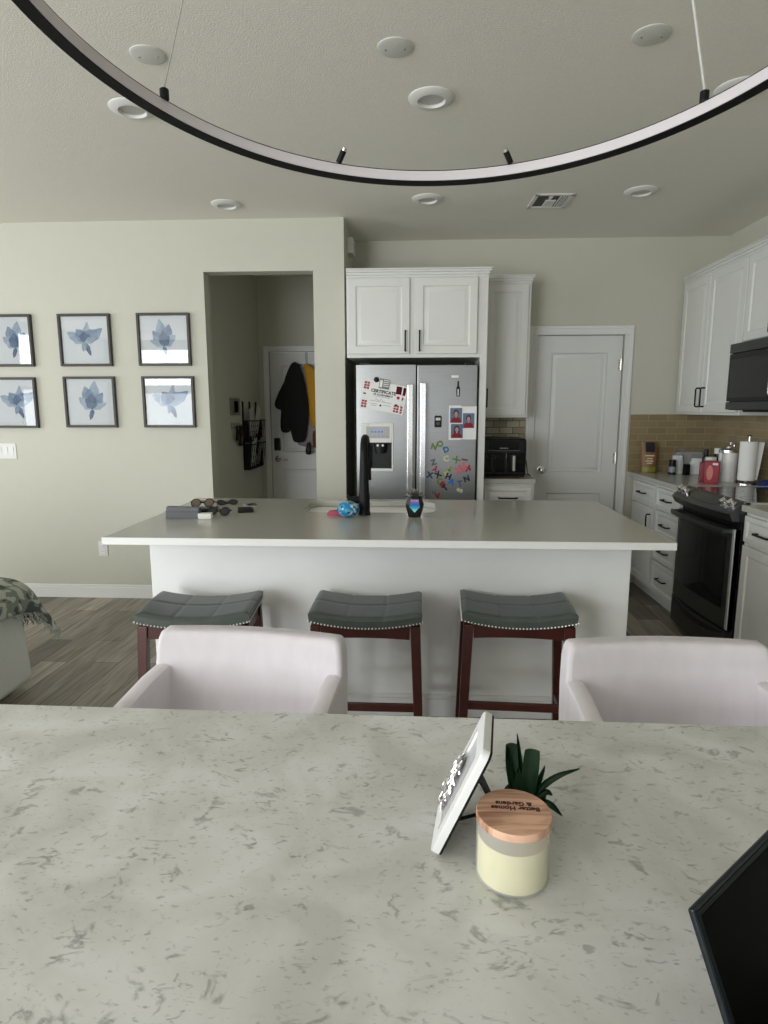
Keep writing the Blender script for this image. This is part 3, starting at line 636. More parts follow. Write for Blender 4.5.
for x in (.055, .125, .635, .705):
    k = .032*(1-(2*x/W-1)**2); b = MB(); b.lathe([(0, 0), (.026, 0), (.026, .006), (.021, .008), (.019, .03), (.016, .033), (0, .033)], 20, T(x, .0-k*.5, .928-k*.25) @ RX(36)); b.box(-.004, .004, -.018, .018, .03, .038, .001, 1, T(x, -k*.5, .928-k*.25) @ RX(36)); b.build('knob', 'chrome', cp)
od = bowed(.003, W-.003, .225, .80, .0, .03, .025).build('oven_door', 'steeld', t, angle=25)
bowed(.065, W-.075, .335, .745, -.002, .006, .025).build('window', 'gloss', od, angle=25)
for xa, xb in ((W-.030, W-.003), (.003, .016)): b = MB(); b.box(xa, xb, -.006, .03, .225, .80, .003, 1); b.build('edge_strip', 'steeledge', od)
b = MB(); pts = [(.03+(W-.06)*i/14, -.05-.03*(1-(2*(.03+(W-.06)*i/14)/W-1)**2), .785) for i in range(15)]
b.tube(pts, .017, 10, flat=(0, 1, 0)); b.box(.028, .055, -.055, .0, .772, .798, .003, 1).box(W-.055, W-.028, -.055, .0, .772, .798, .003, 1); b.build('handle', 'steeld', od)
wd = bowed(.003, W-.003, .045, .215, .0, .03, .025).build('drawer', 'steeld', t, angle=25)
b = MB(); secs = []
for i in range(15):
    x = .05+(W-.10)*i/14; q = 1-(2*x/W-1)**2; k = .025*q
    secs.append([(x, -.003-k, .205-.055*q), (x, -.005-k, .207-.05*q), (x, .004-k, .212), (x, .004-k, .205-.055*q)])
b.loft(secs); b.build('finger_groove', 'black', wd)

# ------------------------------------------------------------------ things on the corner worktop
CZ = .94
def cp_(px, py): p = at(px, py, 'z', CZ); return p
# brown food pouch against the tiles
t = thing('snack_pouch', 'brown stand-up pouch with navy label and green foot on the corner worktop', 'food bag', (1.868, 5.125, CZ), R(-8))
rows = []
for i in range(9):
    z = .25*i/8; d = .035*(1-(z/.25)**1.6)+.002; w = .062-.004*math.sin(z*40)
    rows.append(ell(0, 0, w, d, z, 24))
b = MB(); b.loft(rows); b.build('pouch', mk('kraft_brown', lin((.52, .375, .24)), .45, var=.2, vs=20), t)
b = MB(); b.grid([[(-.034+.068*j/6, -.0405+.034*(i/4)**2*.0-.004+.022*(i/4), .17+.075*i/4) for j in range(7)] for i in range(5)], thick=.002); b.build('label', solid('navy_label', (.07, .06, .14)), t)
b = MB(); b.grid([[(-.05+.10*j/6, -.046+.012*abs(j-3)/3, .012+.035*i/3) for j in range(7)] for i in range(4)], thick=.002); b.build('foot_band', solid('lime_band', (.50, .56, .16)), t)
b = MB()
for q, (hw, z) in enumerate(((.035, .14), (.022, .118), (.028, .098), (.02, .08))): b.box(-hw, hw, -.0445+.006*q*.0+(.004 if q == 0 else 0), -.0425+(.004 if q == 0 else 0), z-.006, z+.005)
b.build('print', solid('cream_print', (.86, .78, .66)), t)
def bottle(name, label, cat, x, y, r, h, body, capm, labm, neck=.5, cap_h=.25, z=CZ, group=None):
    t = thing(name, label, cat, (x, y, z), 0, group); hs = h*(1-cap_h)
    b = MB(); b.lathe([(0, 0), (r*.92, 0), (r, .006), (r, hs*.8), (r*.9, hs*.9), (r*neck, hs), (0, hs)], 24); b.build('body', body, t)
    b = MB(); rc = r*neck*1.15; b.lathe([(0, hs-.004), (rc, hs-.004), (rc, h-.004), (rc*.9, h), (0, h)], 20); b.build('cap', capm, t)
    if labm:
        b = MB(); b.lathe([(r*1.0, hs*.2), (r*1.012, hs*.2), (r*1.012, hs*.68), (r*1.0, hs*.68)], 24); b.build('label', labm, t)
    return t
bottle('vitamin_bottle', 'small black bottle with pale label beside the brown pouch', 'bottle', 2.01, 5.00, .027, .115, 'black', 'black', solid('pale_label', (.55, .58, .62)), .8, .22)
# clear plastic packs
def pack(label, x, y, rot, w, d, h, fillm, seed):
    rnd = random.Random(seed); t = thing('plastic_pack', label, 'food bag', (x, y, CZ), rot, 'clear plastic packs on the corner worktop')
    def blob(k, zt):
        secs = []
        for i in range(8):
            f = i/7; ww = w*k*(1-.25*f**2); dd = d*k*(1-.7*f**2)
            secs.append([(px*(1+.10*rnd.uniform(-1, 1)), py*(1+.16*rnd.uniform(-1, 1)), pz) for px, py, pz in ell(0, 0, ww/2, dd/2, .002+zt*f, 18)])
        return secs
    b = MB(); b.loft(blob(.93, h*.80)); b.build('contents', fillm, t)
    b = MB(); b.loft(blob(1, h)); b.build('wrap', 'plastic', t)
pack('upright clear plastic pack of white food right of the small black bottle', 2.075, 5.07, R(-15), .10, .06, .175, 'paper', 3)
pack('wide crumpled clear plastic pack of white food beside the red box', 2.222, 5.0, R(-20), .17, .10, .155, 'paper', 4)
pack('large grey crumpled plastic bag behind the two white packs, against the tiles', 2.19, 5.135, R(-5), .28, .09, .205, solid('greyfill', (.66, .66, .67)), 5)
b = MB(); b.box(-.02, .02, -.02, .02, 0, .085, .004, 2); tag(b.build('black_box', 'black', loc=(2.10, 4.955, CZ), rotz=.2), 'small black box between the two clear white packs', 'box')
# bottles and the red box
bottle('sauce_bottle', 'dark brown bottle with a light label behind the red box', 'bottle', 2.135, 4.72, .026, .215, solid('brown_bottle', (.12, .08, .06), .2), 'black', solid('greylabel', (.62, .62, .60)), .5, .18)
bottle('sauce_bottle', 'dark bottle with a white cap between the brown bottle and the white tumbler', 'bottle', 2.20, 4.68, .027, .225, 'black', 'lightw', None, .85, .16)
p = cp_(711.5, 484)
t = thing('drink_box', 'crimson box with a pale oval picture, next to the range', 'box', (2.035, 4.40, CZ), R(-22))
b = MB(); b.box(-.045, .045, -.03, .03, 0, .155, .004, 2); b.build('carton', solid('crimson_card', (.58, .06, .16)), t)
b = MB(); b.prism([(.018+.02*math.cos(k*PI/8), .075+.052*math.sin(k*PI/8)) for k in range(16)], .001, T(-.03, -.0298, 0) @ RX(90)); b.build('picture', solid('pinkish', (.80, .48, .44)), t)
b = MB(); b.box(.003, .036, -.0312, -.0298, .128, .142); b.build('lettering', 'paper', t)
b = MB(); b.box(-.03, .03, -.026, .026, 0, .14, .006, 2)
tag(b.build('drink_carton', solid('deep_red', (.50, .05, .14)), loc=(2.02, 4.48, CZ), rotz=R(-20)), 'plain deep red box tucked behind the crimson box', 'box')
bottle('white_tub', 'short white tub with lid peeking over the red box', 'tub', 2.10, 4.565, .034, .17, 'lightw', 'lightw', None, .9, .2)
t = thing('tumbler', 'tall white insulated tumbler with steel lid and side handle by the paper towel', 'tumbler', (2.205, 4.535, CZ))
b = MB(); b.lathe([(0, 0), (.056, 0), (.06, .006), (.062, .20), (.06, .205), (0, .205)], 32); b.build('body', 'tumblerw', t)
b = MB(); b.lathe([(.057, .2), (.062, .206), (.060, .222), (.045, .232), (.02, .234), (.018, .245), (0, .245)], 32); b.build('lid', 'steelh', t)
b = MB(); b.tube([(-.058, -.03, .20), (-.075, -.055, .20), (-.078, -.06, .13), (-.06, -.035, .075)], .011, 10); b.build('handle', 'lightw', t)
t = thing('soap_pump', 'steel pump bottle behind the white tumbler', 'pump bottle', (2.30, 4.66, CZ))
b = MB(); b.lathe([(0, 0), (.03, 0), (.032, .005), (.032, .16), (.012, .19), (.012, .205), (0, .205)], 24); b.build('body', 'dark', t)
b = MB(); b.cyl((0, 0, .2), (0, 0, .255), .006, 10); b.box(-.03, .012, -.01, .01, .25, .27, .003, 1); b.build('pump', 'steelh', t)
t = thing('paper_towel', 'roll of white paper towel on a steel stand, by the range', 'paper towel', (2.255, 4.37, CZ))
b = MB(); b.lathe([(0, 0), (.07, 0), (.07, .008), (.012, .012), (.0065, .02), (.0065, .325), (.0, .325)], 28); b.lathe([(0, 0), (.016, 0), (.018, .006), (.01, .013), (0, .013)], 20, T(0, 0, .322)); b.build('stand', 'chrome', t)
b = MB(); b.lathe([(.02, .026), (.053, .026), (.055, .03), (.055, .286), (.053, .29), (.02, .29), (.02, .026)], 36); r_ = b.build('roll', mk('towel_paper', (.87, .87, .85), .95, var=.03, bump=.3, bs=150, bd=.001), t)
b = MB(); b.grid([[(.051+.03*(j/5)*(i/6)**.8, .02-.012*j, .03+.255*i/6) for j in range(6)] for i in range(7)], thick=.0015); b.build('loose_sheet', 'paper', r_)
b = MB(); b.loft([[(x*(1+.12*math.sin(i*3+k)), y*(1+.1*math.cos(i*2+k)), z) for i, (x, y, z) in enumerate(ell(0, 0, rx, ry, zz, 16))] for k, (rx, ry, zz) in enumerate(((.05, .035, 0), (.052, .037, .012), (.04, .03, .03), (.015, .012, .038)))])
tag(b.build('cloth', solid('blue_cloth', (.10, .19, .42), .9), loc=(2.335, 4.27, CZ)), 'crumpled blue cloth right of the paper towel', 'cloth')

# ------------------------------------------------------------------ island
IX0, IX1, IY0, IY1, IZ = -1.317, 1.048, 2.515, 3.69, .915
sx0, sx1, sy0, sy1 = -.60, .11, 3.205, 3.60     # sink cut-out
t = thing('island_cabinet', 'white panelled kitchen island base behind the stools', 'kitchen island', (0, 0, 0))
b = MB(); b.box(-1.245, .975, 2.80, 3.66, .10, .882, .003, 1); b.box(-1.22, .95, 2.83, 3.63, 0, .1); b.build('body', 'panelw', t)
b = MB(); b.box(-1.255, .985, 2.785, 2.80, 0, .09, .003, 1).box(-1.255, .985, 2.790, 2.80, .09, .11, .003, 1); b.build('baseboard', 'trimw', t)
def rrect(x0, x1, y0, y1, r, n=6):
    out = []
    for cx, cy, a0 in ((x1-r, y1-r, 0), (x0+r, y1-r, 90), (x0+r, y0+r, 180), (x1-r, y0+r, 270)):
        out += [(cx+r*math.cos(R(a0+90*k/n)), cy+r*math.sin(R(a0+90*k/n))) for k in range(n+1)]
    return out
def slab_with_hole(b, x0, x1, y0, y1, z0, z1, hole):
    n = len(hole)
    t_ = bmesh.new(); out = []
    cx, cy = sum(p[0] for p in hole)/n, sum(p[1] for p in hole)/n
    for hx, hy in hole:           # outer rim point seen from the hole's middle
        dx, dy = hx-cx, hy-cy; k = min(((x1-cx)/dx if dx > 0 else (x0-cx)/dx) if abs(dx) > 1e-9 else 1e9, ((y1-cy)/dy if dy > 0 else (y0-cy)/dy) if abs(dy) > 1e-9 else 1e9)
        out.append((cx+dx*k, cy+dy*k))
    corners = [(x1, y1), (x0, y1), (x0, y0), (x1, y0)]
    for c in corners:             # snap the nearest rim point to each corner
        i = min(range(n), key=lambda i: (out[i][0]-c[0])**2+(out[i][1]-c[1])**2); out[i] = c
    V = {}
    for z in (z0, z1):
        V[z] = ([t_.verts.new((*p, z)) for p in out], [t_.verts.new((*p, z)) for p in hole])
    for i in range(n):
        j = (i+1) % n
        for z in (z0, z1): t_.faces.new((V[z][0][i], V[z][0][j], V[z][1][j], V[z][1][i]))
        t_.faces.new((V[z0][0][i], V[z0][0][j], V[z1][0][j], V[z1][0][i])); t_.faces.new((V[z0][1][i], V[z0][1][j], V[z1][1][j], V[z1][1][i]))
    bmesh.ops.recalc_face_normals(t_, faces=t_.faces); b._join(t_); return b
hole = rrect(sx0, sx1, sy0, sy1, .09)
t = thing('island_worktop', 'grey worktop with white edge on the kitchen island', 'countertop', (0, 0, 0))
b = slab_with_hole(MB(), IX0, IX1, IY0, IY1, IZ-.030, IZ, hole); b.build('slab', 'counter', t, smooth=False)
b = MB(); q = .004; b.box(IX0-q, IX1+q, IY0-q, IY0, IZ-.031, IZ-.0005, .001, 1).box(IX0-q, IX1+q, IY1, IY1+q, IZ-.031, IZ-.0005, .001, 1).box(IX0-q, IX0, IY0, IY1, IZ-.031, IZ-.0005, .001, 1).box(IX1, IX1+q, IY0, IY1, IZ-.031, IZ-.0005, .001, 1); b.build('pale_edge', 'trimw', t)['label'] = 'whiter strip around the slab edge'  # thin strips round the slab, whiter than its top
t = thing('kitchen_sink', 'stainless steel undermount sink in the island worktop', 'sink', (0, 0, IZ))
b = MB(); secs = []
for off, z in ((-.012, -.034), (.0, -.034), (.004, -.05), (.012, -.19), (.05, -.21)): secs.append([(x, y, z) for x, y in rrect(sx0+off, sx1-off, sy0+off, sy1-off, max(.02, .09-off*.5))])
t_ = bmesh.new(); V = [[t_.verts.new(p) for p in s] for s in secs]; n = len(V[0])
for a, c in zip(V, V[1:]):
    for i in range(n): t_.faces.new((a[i], a[(i+1) % n], c[(i+1) % n], c[i]))
t_.faces.new(V[-1]); b._join(t_); b.build('basin', 'steel', t)
b = MB(); b.lathe([(0, .002), (.03, .002), (.045, .004), (.045, 0), (0, 0)], 24, T(-.245, 3.4, -.21)); b.build('drain', 'chrome', t)
t = thing('faucet', 'tall black gooseneck faucet standing at the island sink', 'faucet', (-.262, 3.135, IZ))
b = MB(); b.lathe([(0, 0), (.032, 0), (.032, .012), (.029, .02), (.029, .10), (.026, .115), (0, .115)], 24); b.build('body', 'matte', t)
b = MB(); pts = [(0, 0, .11), (0, 0, .25)]+[(0, .085-.085*math.cos(a), .30+.085*math.sin(a)) for a in [k*PI/10 for k in range(11)]]; b.tube(pts, [.026, .022]+[.02]*11, 14); b.build('neck', 'matte', t)
b = MB(); b.tube([(0, .17, .30), (0, .17, .24), (0, .17, .16)], [.02, .023, .026], 14); b.build('spray_head', 'matte', t)
b = MB(); b.tube([(-.02, 0, .075), (-.055, -.005, .078), (-.075, -.01, .085), (-.082, -.012, .10)], [.02, .018, .012, .008], 12); b.build('lever', 'matte', t)
# ball scrubber, pink pad, figurine planter
m, N, L, pb = nt('patterned_blue'); tcn = N.new('ShaderNodeTexCoord'); vo = N.new('ShaderNodeTexVoronoi'); vo.inputs['Scale'].default_value = 80; L.new(tcn.outputs['Object'], vo.inputs['Vector'])
ra = N.new('ShaderNodeValToRGB'); ra.color_ramp.interpolation = 'CONSTANT'; e = ra.color_ramp.elements; e[0].color = (*lin((.10, .48, .72)), 1); e[1].position = .45; e[1].color = (*lin((.20, .62, .78)), 1)
for p_, c_ in ((.62, (.12, .20, .38)), (.74, (.40, .60, .42)), (.84, (.72, .80, .80))): k = e.new(p_); k.color = (*lin(c_), 1)
sp = N.new('ShaderNodeSeparateColor'); L.new(vo.outputs['Color'], sp.inputs[0]); L.new(sp.outputs[0], ra.inputs[0]); L.new(ra.outputs[0], pb.inputs['Base Color']); MT['bluepat'] = m
b = MB(); b.lathe([(0, 0)]+[(.056*math.sin(a), .041-.041*math.cos(a)) for a in [k*PI/14 for k in range(1, 14)]]+[(0, .082)], 28)
tag(b.build('patterned_ball', 'bluepat', loc=(-.335, 3.06, IZ)), 'blue patterned ball-shaped scrubber leaning by the black faucet', 'scrubber')
b = MB(); b.loft([ell(0, 0, .045, .03, 0), ell(0, 0, .047, .032, .008), ell(0, 0, .035, .022, .022), ell(0, 0, .012, .008, .026)]); tag(b.build('sponge', solid('pink_sponge', (.66, .30, .38), .8), loc=(-.405, 3.115, IZ)), 'pink scrubbing sponge beside the blue ball', 'sponge')
t = thing('succulent_planter', 'faceted black pot with a blue gem front and silver succulent on the island', 'planter', (-.005, 3.09, IZ))
b = MB(); b.loft([ell(0, 0, r, r, z, 8) for r, z in ((.032, 0), (.046, .045), (.049, .065), (.038, .098))], RZ(22.5)); b.build('pot', mk('black_facets', (.012, .012, .012), .3), t, smooth=False)
MT['gem'] = grad('gem_blend', [(0, lin((.75, .93, .92))), (.35, lin((.15, .68, .78))), (.6, lin((.10, .38, .68))), (.8, lin((.48, .36, .66))), (1, lin((.70, .62, .76)))], 'Z', .028, .092)
b = MB(); b.prism([(0, .028), (.026, .056), (.019, .092), (-.019, .092), (-.026, .056)], .013, T(0, -.0355, 0) @ RX(90)); b.build('gem', 'gem', t, smooth=False)
b = MB()
for ring, (nl, el, ln) in enumerate(((9, 10, .056), (8, 35, .054), (6, 62, .05))):
    for k in range(nl):
        a = 360*k/nl+ring*20; Mx = T(0, 0, .097) @ RZ(a) @ RY(-el)
        b.loft([[(x, y*wd, z) for y, z in ((-1, .0), (0, -.004), (1, .0), (0, .003))] for x, wd in ((.004, .004), (ln*.5, .009), (ln*.8, .007), (ln, .0008))], Mx)
b.build('rosette', mk('dull_silver', (.42, .41, .40), .3, 1), t)
# clutter at the island's left end
t = thing('glasses_case', 'grey wedge-shaped glasses case at the island left end', 'case', (-1.145, 2.99, IZ), R(3))
b = MB(); b.prism([(-.085, 0), (.085, 0), (.082, .055), (-.078, .06)], .045, T(0, .02, 0) @ RX(90), .004); b.build('case', solid('greycase', (.34, .35, .37), .5), t)
b = MB(); b.box(-.086, .084, -.0265, .022, .035, .0365, .0005, 1); b.build('lid_seam', 'ink', t)
def sunglasses(label, x, y, z, rot, lens, tilt=0):
    t = thing('sunglasses', label, 'sunglasses', (x, y, z+.003), rot, 'sunglasses on the island'); t.rotation_euler = (R(-tilt), 0, rot); r = .024
    f, l = MB(), MB()
    for s in (-1, 1):
        cx = s*.034
        f.tube([(cx+r*math.cos(a), 0, r+.002+r*math.sin(a)) for a in [k*2*PI/20 for k in range(21)]], .0028, 6)
        l.prism([(cx+r*math.cos(k*PI/10), r+.002+r*math.sin(k*PI/10)) for k in range(20)], .0018, T(0, .001, 0) @ RX(90))
    f.tube([(-.010, 0, .034), (0, -.003, .038), (.010, 0, .034)], .0025, 6); f.build('frame', 'black', t)
    for s in (-1, 1):
        q = MB(); q.tube([(s*.061, 0, .035), (s*.064, .005+.003*s, .036), (s*.03, .009+.003*s, .034), (-s*.035, .009+.003*s, .032), (-s*.055, .009+.003*s, .024)], .0026, 6); q.build('temple', 'black', t)
    l.build('lens', lens, t)
b = MB(); b.box(-.075, .075, -.05, .05, 0, .022, .007, 3); tag(b.build('glasses_pouch', 'black', loc=(-1.12, 3.19, IZ), rotz=.15), 'soft black pouch under the brown-lensed sunglasses', 'pouch')
sunglasses('round brown-lensed sunglasses lying on a black pouch behind the grey glasses case', -1.12, 3.185, IZ+.022, R(8), solid('brown_lens', (.42, .36, .30), .1), 38)
sunglasses('dark-lensed sunglasses between the grey case and the hallway end', -1.0, 3.06, IZ, R(-4), solid('dark_lens', (.16, .16, .16), .1), 42)
sunglasses('folded black sunglasses farthest back at the island left end', -1.055, 3.42, IZ, R(25), 'gloss', 66)
b = MB(); b.box(-.033, .033, -.02, .02, 0, .028, .004, 2); tag(b.build('earbud_case', 'lightw', loc=(-1.035, 2.985, IZ), rotz=.1), 'small white case right of the grey glasses case', 'case')
b = MB(); b.box(-.04, .04, -.06, .06, 0, .014, .004, 2); tag(b.build('wallet', 'black', loc=(-.90, 3.22, IZ), rotz=.3), 'flat black wallet right of the sunglasses', 'wallet')
t = thing('key_bunch', 'bunch of dark keys trailing right of the wallet', 'keys', (-.955, 3.42, IZ), R(10))
for k, a in enumerate((-25, 10, 40)):
    b = MB(); b.lathe([(.006, 0), (.013, 0), (.013, .003), (.006, .003), (.006, 0)], 16, T(0, 0, .002*k) @ RZ(a) @ T(.015, 0, 0)); b.box(.026, .065, -.004, .004, .0, .003, 0, 1, T(0, 0, .002*k) @ RZ(a)); b.build('key', 'steeld', t)
b = MB(); b.tube([(.014*math.cos(k*PI/10), .014*math.sin(k*PI/10), .004) for k in range(21)], .0016, 6); b.build('ring', 'steelh', t)

# ------------------------------------------------------------------ stools
def make_stool():
    t = thing('bar_stool', 'x', 'stool', group='leather stools at the island'); w, d, n = .46, .335, 30
    def top(x, y): u, v = 2*x/w, 2*y/d; return .622+.028*u*u-.004*v*v
    secs = []
    b = MB(); rows = []
    for j in range(n+1):
        y = -d/2+d*j/n; row = []
        for i in range(2*n+1):
            x = -w/2+w*i/(2*n); u, v = abs(2*x/w), abs(2*y/d)
            ed = max(0, (max(u, v)-.88)/.12); z = top(x, y)-.012*ed**2
            for gx in (-w/6, w/6): z -= .0035*math.exp(-((x-gx)/.006)**2)
            z -= .0035*math.exp(-(y/.006)**2)
            row.append((x, y, z))
        rows.append(row)
    tb = bmesh.new(); V = [[tb.verts.new(p) for p in r] for r in rows]; nc = len(V[0])
    for i in range(len(V)-1):
        for j in range(nc-1): tb.faces.new((V[i][j], V[i][j+1], V[i+1][j+1], V[i+1][j]))
    rim = V[0]+[r[-1] for r in V[1:]]+V[-1][-2::-1]+[r[0] for r in V[-2:0:-1]]
    lo = [tb.verts.new((v.co.x*.985, v.co.y*.985, .572+.028*(2*v.co.x/w)**2)) for v in rim]; k = len(rim)
    for i in range(k): tb.faces.new((rim[i], lo[i], lo[(i+1) % k], rim[(i+1) % k]))
    tb.faces.new(lo); bmesh.ops.recalc_face_normals(tb, faces=tb.faces); b._join(tb); b.build('seat', 'leather', t, angle=50)
    b = MB(); prev = None; st = .0138
    path = [Vector((v[0], v[1], .577+.028*(2*v[0]/w)**2)) for v in [(-w/2+w*i/40, -d/2) for i in range(41)]+[(w/2, -d/2+d*i/30) for i in range(1, 31)]+[(w/2-w*i/40, d/2) for i in range(1, 41)]+[(-w/2, d/2-d*i/30) for i in range(1, 30)]]
    acc = 0
    for p, p2 in zip(path, path[1:]):
        seg = (p2-p).length
        while acc < seg: t2 = bmesh.new(); bmesh.ops.create_icosphere(t2, subdivisions=1, radius=.0040, matrix=T(*p.lerp(p2, acc/seg))); b._join(t2); acc += st
        acc -= seg
    b.build('nail_trim', 'nail', t)
    # legs splay a little outwards
    for sx in (-1, 1):
        for sy in (-1, 1):
            xa, xb, ya, yb = sx*(w/2-.028), sx*(w/2-.006), sy*(d/2-.028), sy*(d/2-.005); h0, h1 = .02, .017
            b = MB(); b.hexa([(xb-h1, yb-h1, 0), (xb+h1, yb-h1, 0), (xb+h1, yb+h1, 0), (xb-h1, yb+h1, 0), (xa-h0, ya-h0, .585), (xa+h0, ya-h0, .585), (xa+h0, ya+h0, .585), (xa-h0, ya+h0, .585)], .003, 2); b.build('leg', 'wood', t)
    for sy in (-1, 1):
        b = MB(); yy = sy*(d/2-.026); secs = []
        for i in range(13):
            x = -w/2+.05+(w-.10)*i/12; z = .575+.028*(2*x/w)**2; zl = .523+.010*(1-(2*x/w)**2)
            secs.append([(x, yy-.01, zl), (x, yy-.01, z), (x, yy+.01, z), (x, yy+.01, zl)])
        b.loft(secs); b.build('apron', 'wood', t)
        if sy > 0: continue
        b = MB(); yy = sy*(d/2-.016); zz = .235; b.box(-w/2+.03, w/2-.03, yy-.011, yy+.011, zz-.016, zz+.016, .003, 1); b.build('stretcher', 'wood', t)
    for sx in (-1, 1):
        b = MB(); xx = sx*(w/2-.026); b.box(xx-.01, xx+.01, -d/2+.05, d/2-.05, .53, .595, .002, 1); b.build('apron', 'wood', t)
        b = MB(); xx = sx*(w/2-.016); b.box(xx-.011, xx+.011, -d/2+.03, d/2-.03, .15-.016, .15+.016, .003, 1); b.build('stretcher', 'wood', t)
    return t
s1 = make_stool()
for i, (x, y, rz, lab) in enumerate(((-.905, 2.52, 4, 'grey leather nailhead stool at the island left end, partly behind the left chair'), (-.20, 2.555, 0, 'grey leather nailhead stool under the middle of the island, below the sponge and faucet'), (.427, 2.585, -2.5, 'grey leather nailhead stool nearest the range, below the island right half'))):
    o = s1 if i == 0 else copy_tree(s1); o.location = (x, y, 0); o.rotation_euler = (0, 0, R(rz)); o['label'] = lab

# ------------------------------------------------------------------ dining table and chairs
TZ, TY1 = .755, 1.335
t = thing('dining_table', 'pale veined stone-topped dining table in the foreground', 'table', (0, 0, 0))
b = MB(); b.box(-1.35, 1.35, .2, TY1, TZ-.03, TZ, .004, 2, T(0, TY1, 0) @ RZ(-.6) @ T(0, -TY1, 0)); b.build('tabletop', 'marble', t)
for x in (-1.2, 1.2):
    for y in (.32, 1.2):
        b = MB(); b.hexa([(x-.03, y-.03, 0), (x+.03, y-.03, 0), (x+.03, y+.03, 0), (x-.03, y+.03, 0), (x-.04, y-.04, TZ-.03), (x+.04, y-.04, TZ-.03), (x+.04, y+.04, TZ-.03), (x-.04, y+.04, TZ-.03)], .004, 1); b.build('leg', 'dark', t)
b = MB(); b.box(-1.17, 1.17, .42, 1.02, .69, TZ-.03); b.build('apron', 'dark', t)
def make_chair():
    t = thing('dining_chair', 'x', 'chair', group='linen dining chairs at the stone table')
    # backrest: a padded shell, leaning back, bowed in plan
    b = MB(); rows = []; n = 12; hw = .272
    def sec(z, y0, th, hwz, n=18):
        out = []
        def pt(u, side):   # side -1 front, +1 back
            x = hwz*u; bow = .028*(1-u*u); return (x, y0+bow+(th if side > 0 else 0)-(.0 if side > 0 else -.02*max(0, abs(u)-.8)/.2*0), z)
        for i in range(n+1): out.append(pt(-1+2*i/n, -1))
        for i in range(n+1): out.append(pt(1-2*i/n, 1))
        return out
    for z, y0, th, h_ in ((.36, -.03, .085, .272), (.40, -.03, .085, .275), (.60, -.012, .085, .276), (.70, .004, .085, .274), (.775, .015, .084, .270), (.805, .021, .076, .266), (.819, .028, .062, .262), (.825, .040, .038, .254)):
        rows.append(sec(z, y0, th, h_))
    b.loft(rows); o = b.build('backrest', 'chair', t, angle=75)
    m = o.modifiers.new('b', 'BEVEL'); m.width = .014; m.segments = 3; m.limit_method = 'ANGLE'; m.angle_limit = R(50)
    for s in (-1, 1):
        b = MB(); secs = []
        for y, top, wd in ((.03, .735, .05), (-.06, .73, .052), (-.20, .708, .052), (-.27, .698, .052), (-.40, .685, .052), (-.43, .67, .048)):
            xo = .274+.004*min(1, (.03-y)/.2); xi = xo-wd; r = .016
            prof = [(xi, .38), (xi, top-r), (xi+r*.3, top-r*.3), (xi+r, top), (xo-r, top), (xo-r*.3, top-r*.3), (xo, top-r), (xo, .38)]
            secs.append([(s*x, y, z) for x, z in (prof if s > 0 else prof[::-1])])
        b.loft(secs); b.build('armrest', 'chair', t, angle=40)
    b = MB(); b.box(-.205, .205, -.44, -.02, .36, .475, .03, 4); b.build('seat_cushion', 'chair', t)
    b = MB(); b.box(-.28, .28, -.42, .05, .30, .385, .01, 2); b.build('seat_base', 'chair', t)
    for sx in (-1, 1):
        for y in (-.37, .02):
            b = MB(); x = sx*.24; b.hexa([(x-.014, y-.014, 0), (x+.014, y-.014, 0), (x+.014, y+.014, 0), (x-.014, y+.014, 0), (x-.022, y-.022, .305), (x+.022, y-.022, .305), (x+.022, y+.022, .305), (x-.022, y+.022, .305)], .002, 1); b.build('leg', 'wood', t)
    return t
c1 = make_chair(); c1.location = (-.468, 1.605, 0); c1.rotation_euler = (0, 0, R(-6)); c1['label'] = 'pale linen armchair across the table, at the left with its back to the stools'
c2 = copy_tree(c1); c2.location = (.678, 1.585, 0); c2.rotation_euler = (0, 0, R(1.5)); c2['label'] = 'pale linen armchair across the table at the right, cut off by the photo edge'

# ------------------------------------------------------------------ on the table: candle, plant, photo frame, laptop
t = thing('candle', 'cream candle in frosted glass with an engraved wooden lid', 'candle', (.149, .85, TZ), R(6))
b = MB(); b.lathe([(0, 0), (.05, 0), (.0545, .004), (.0545, .091), (.0525, .091), (.0525, .004), (.048, .003), (0, .003)], 48); b.build('jar', 'frost', t)
b = MB(); b.lathe([(0, .0035), (.0485, .0035), (.0518, .006), (.0518, .068), (.049, .066), (0, .065)], 48); b.build('wax', 'wax', t)
b = MB(); b.lathe([(0, .087), (.049, .087), (.0505, .0915), (.055, .0915), (.0555, .094), (.0555, .1015), (.0545, .1035), (0, .1035)], 48); ld = b.build('lid', 'lidwood', t)
b = MB(); b.text('Better Homes', .0125, .0002, T(.004, .006, .1037) @ RZ(180-8), bold=.00045); b.text('& Gardens', .0125, .0002, T(.004, .0175, .1037) @ RZ(180-8), bold=.00045); b.build('engraving', solid('burnt_wood', (.28, .16, .11), .8), ld, smooth=False)
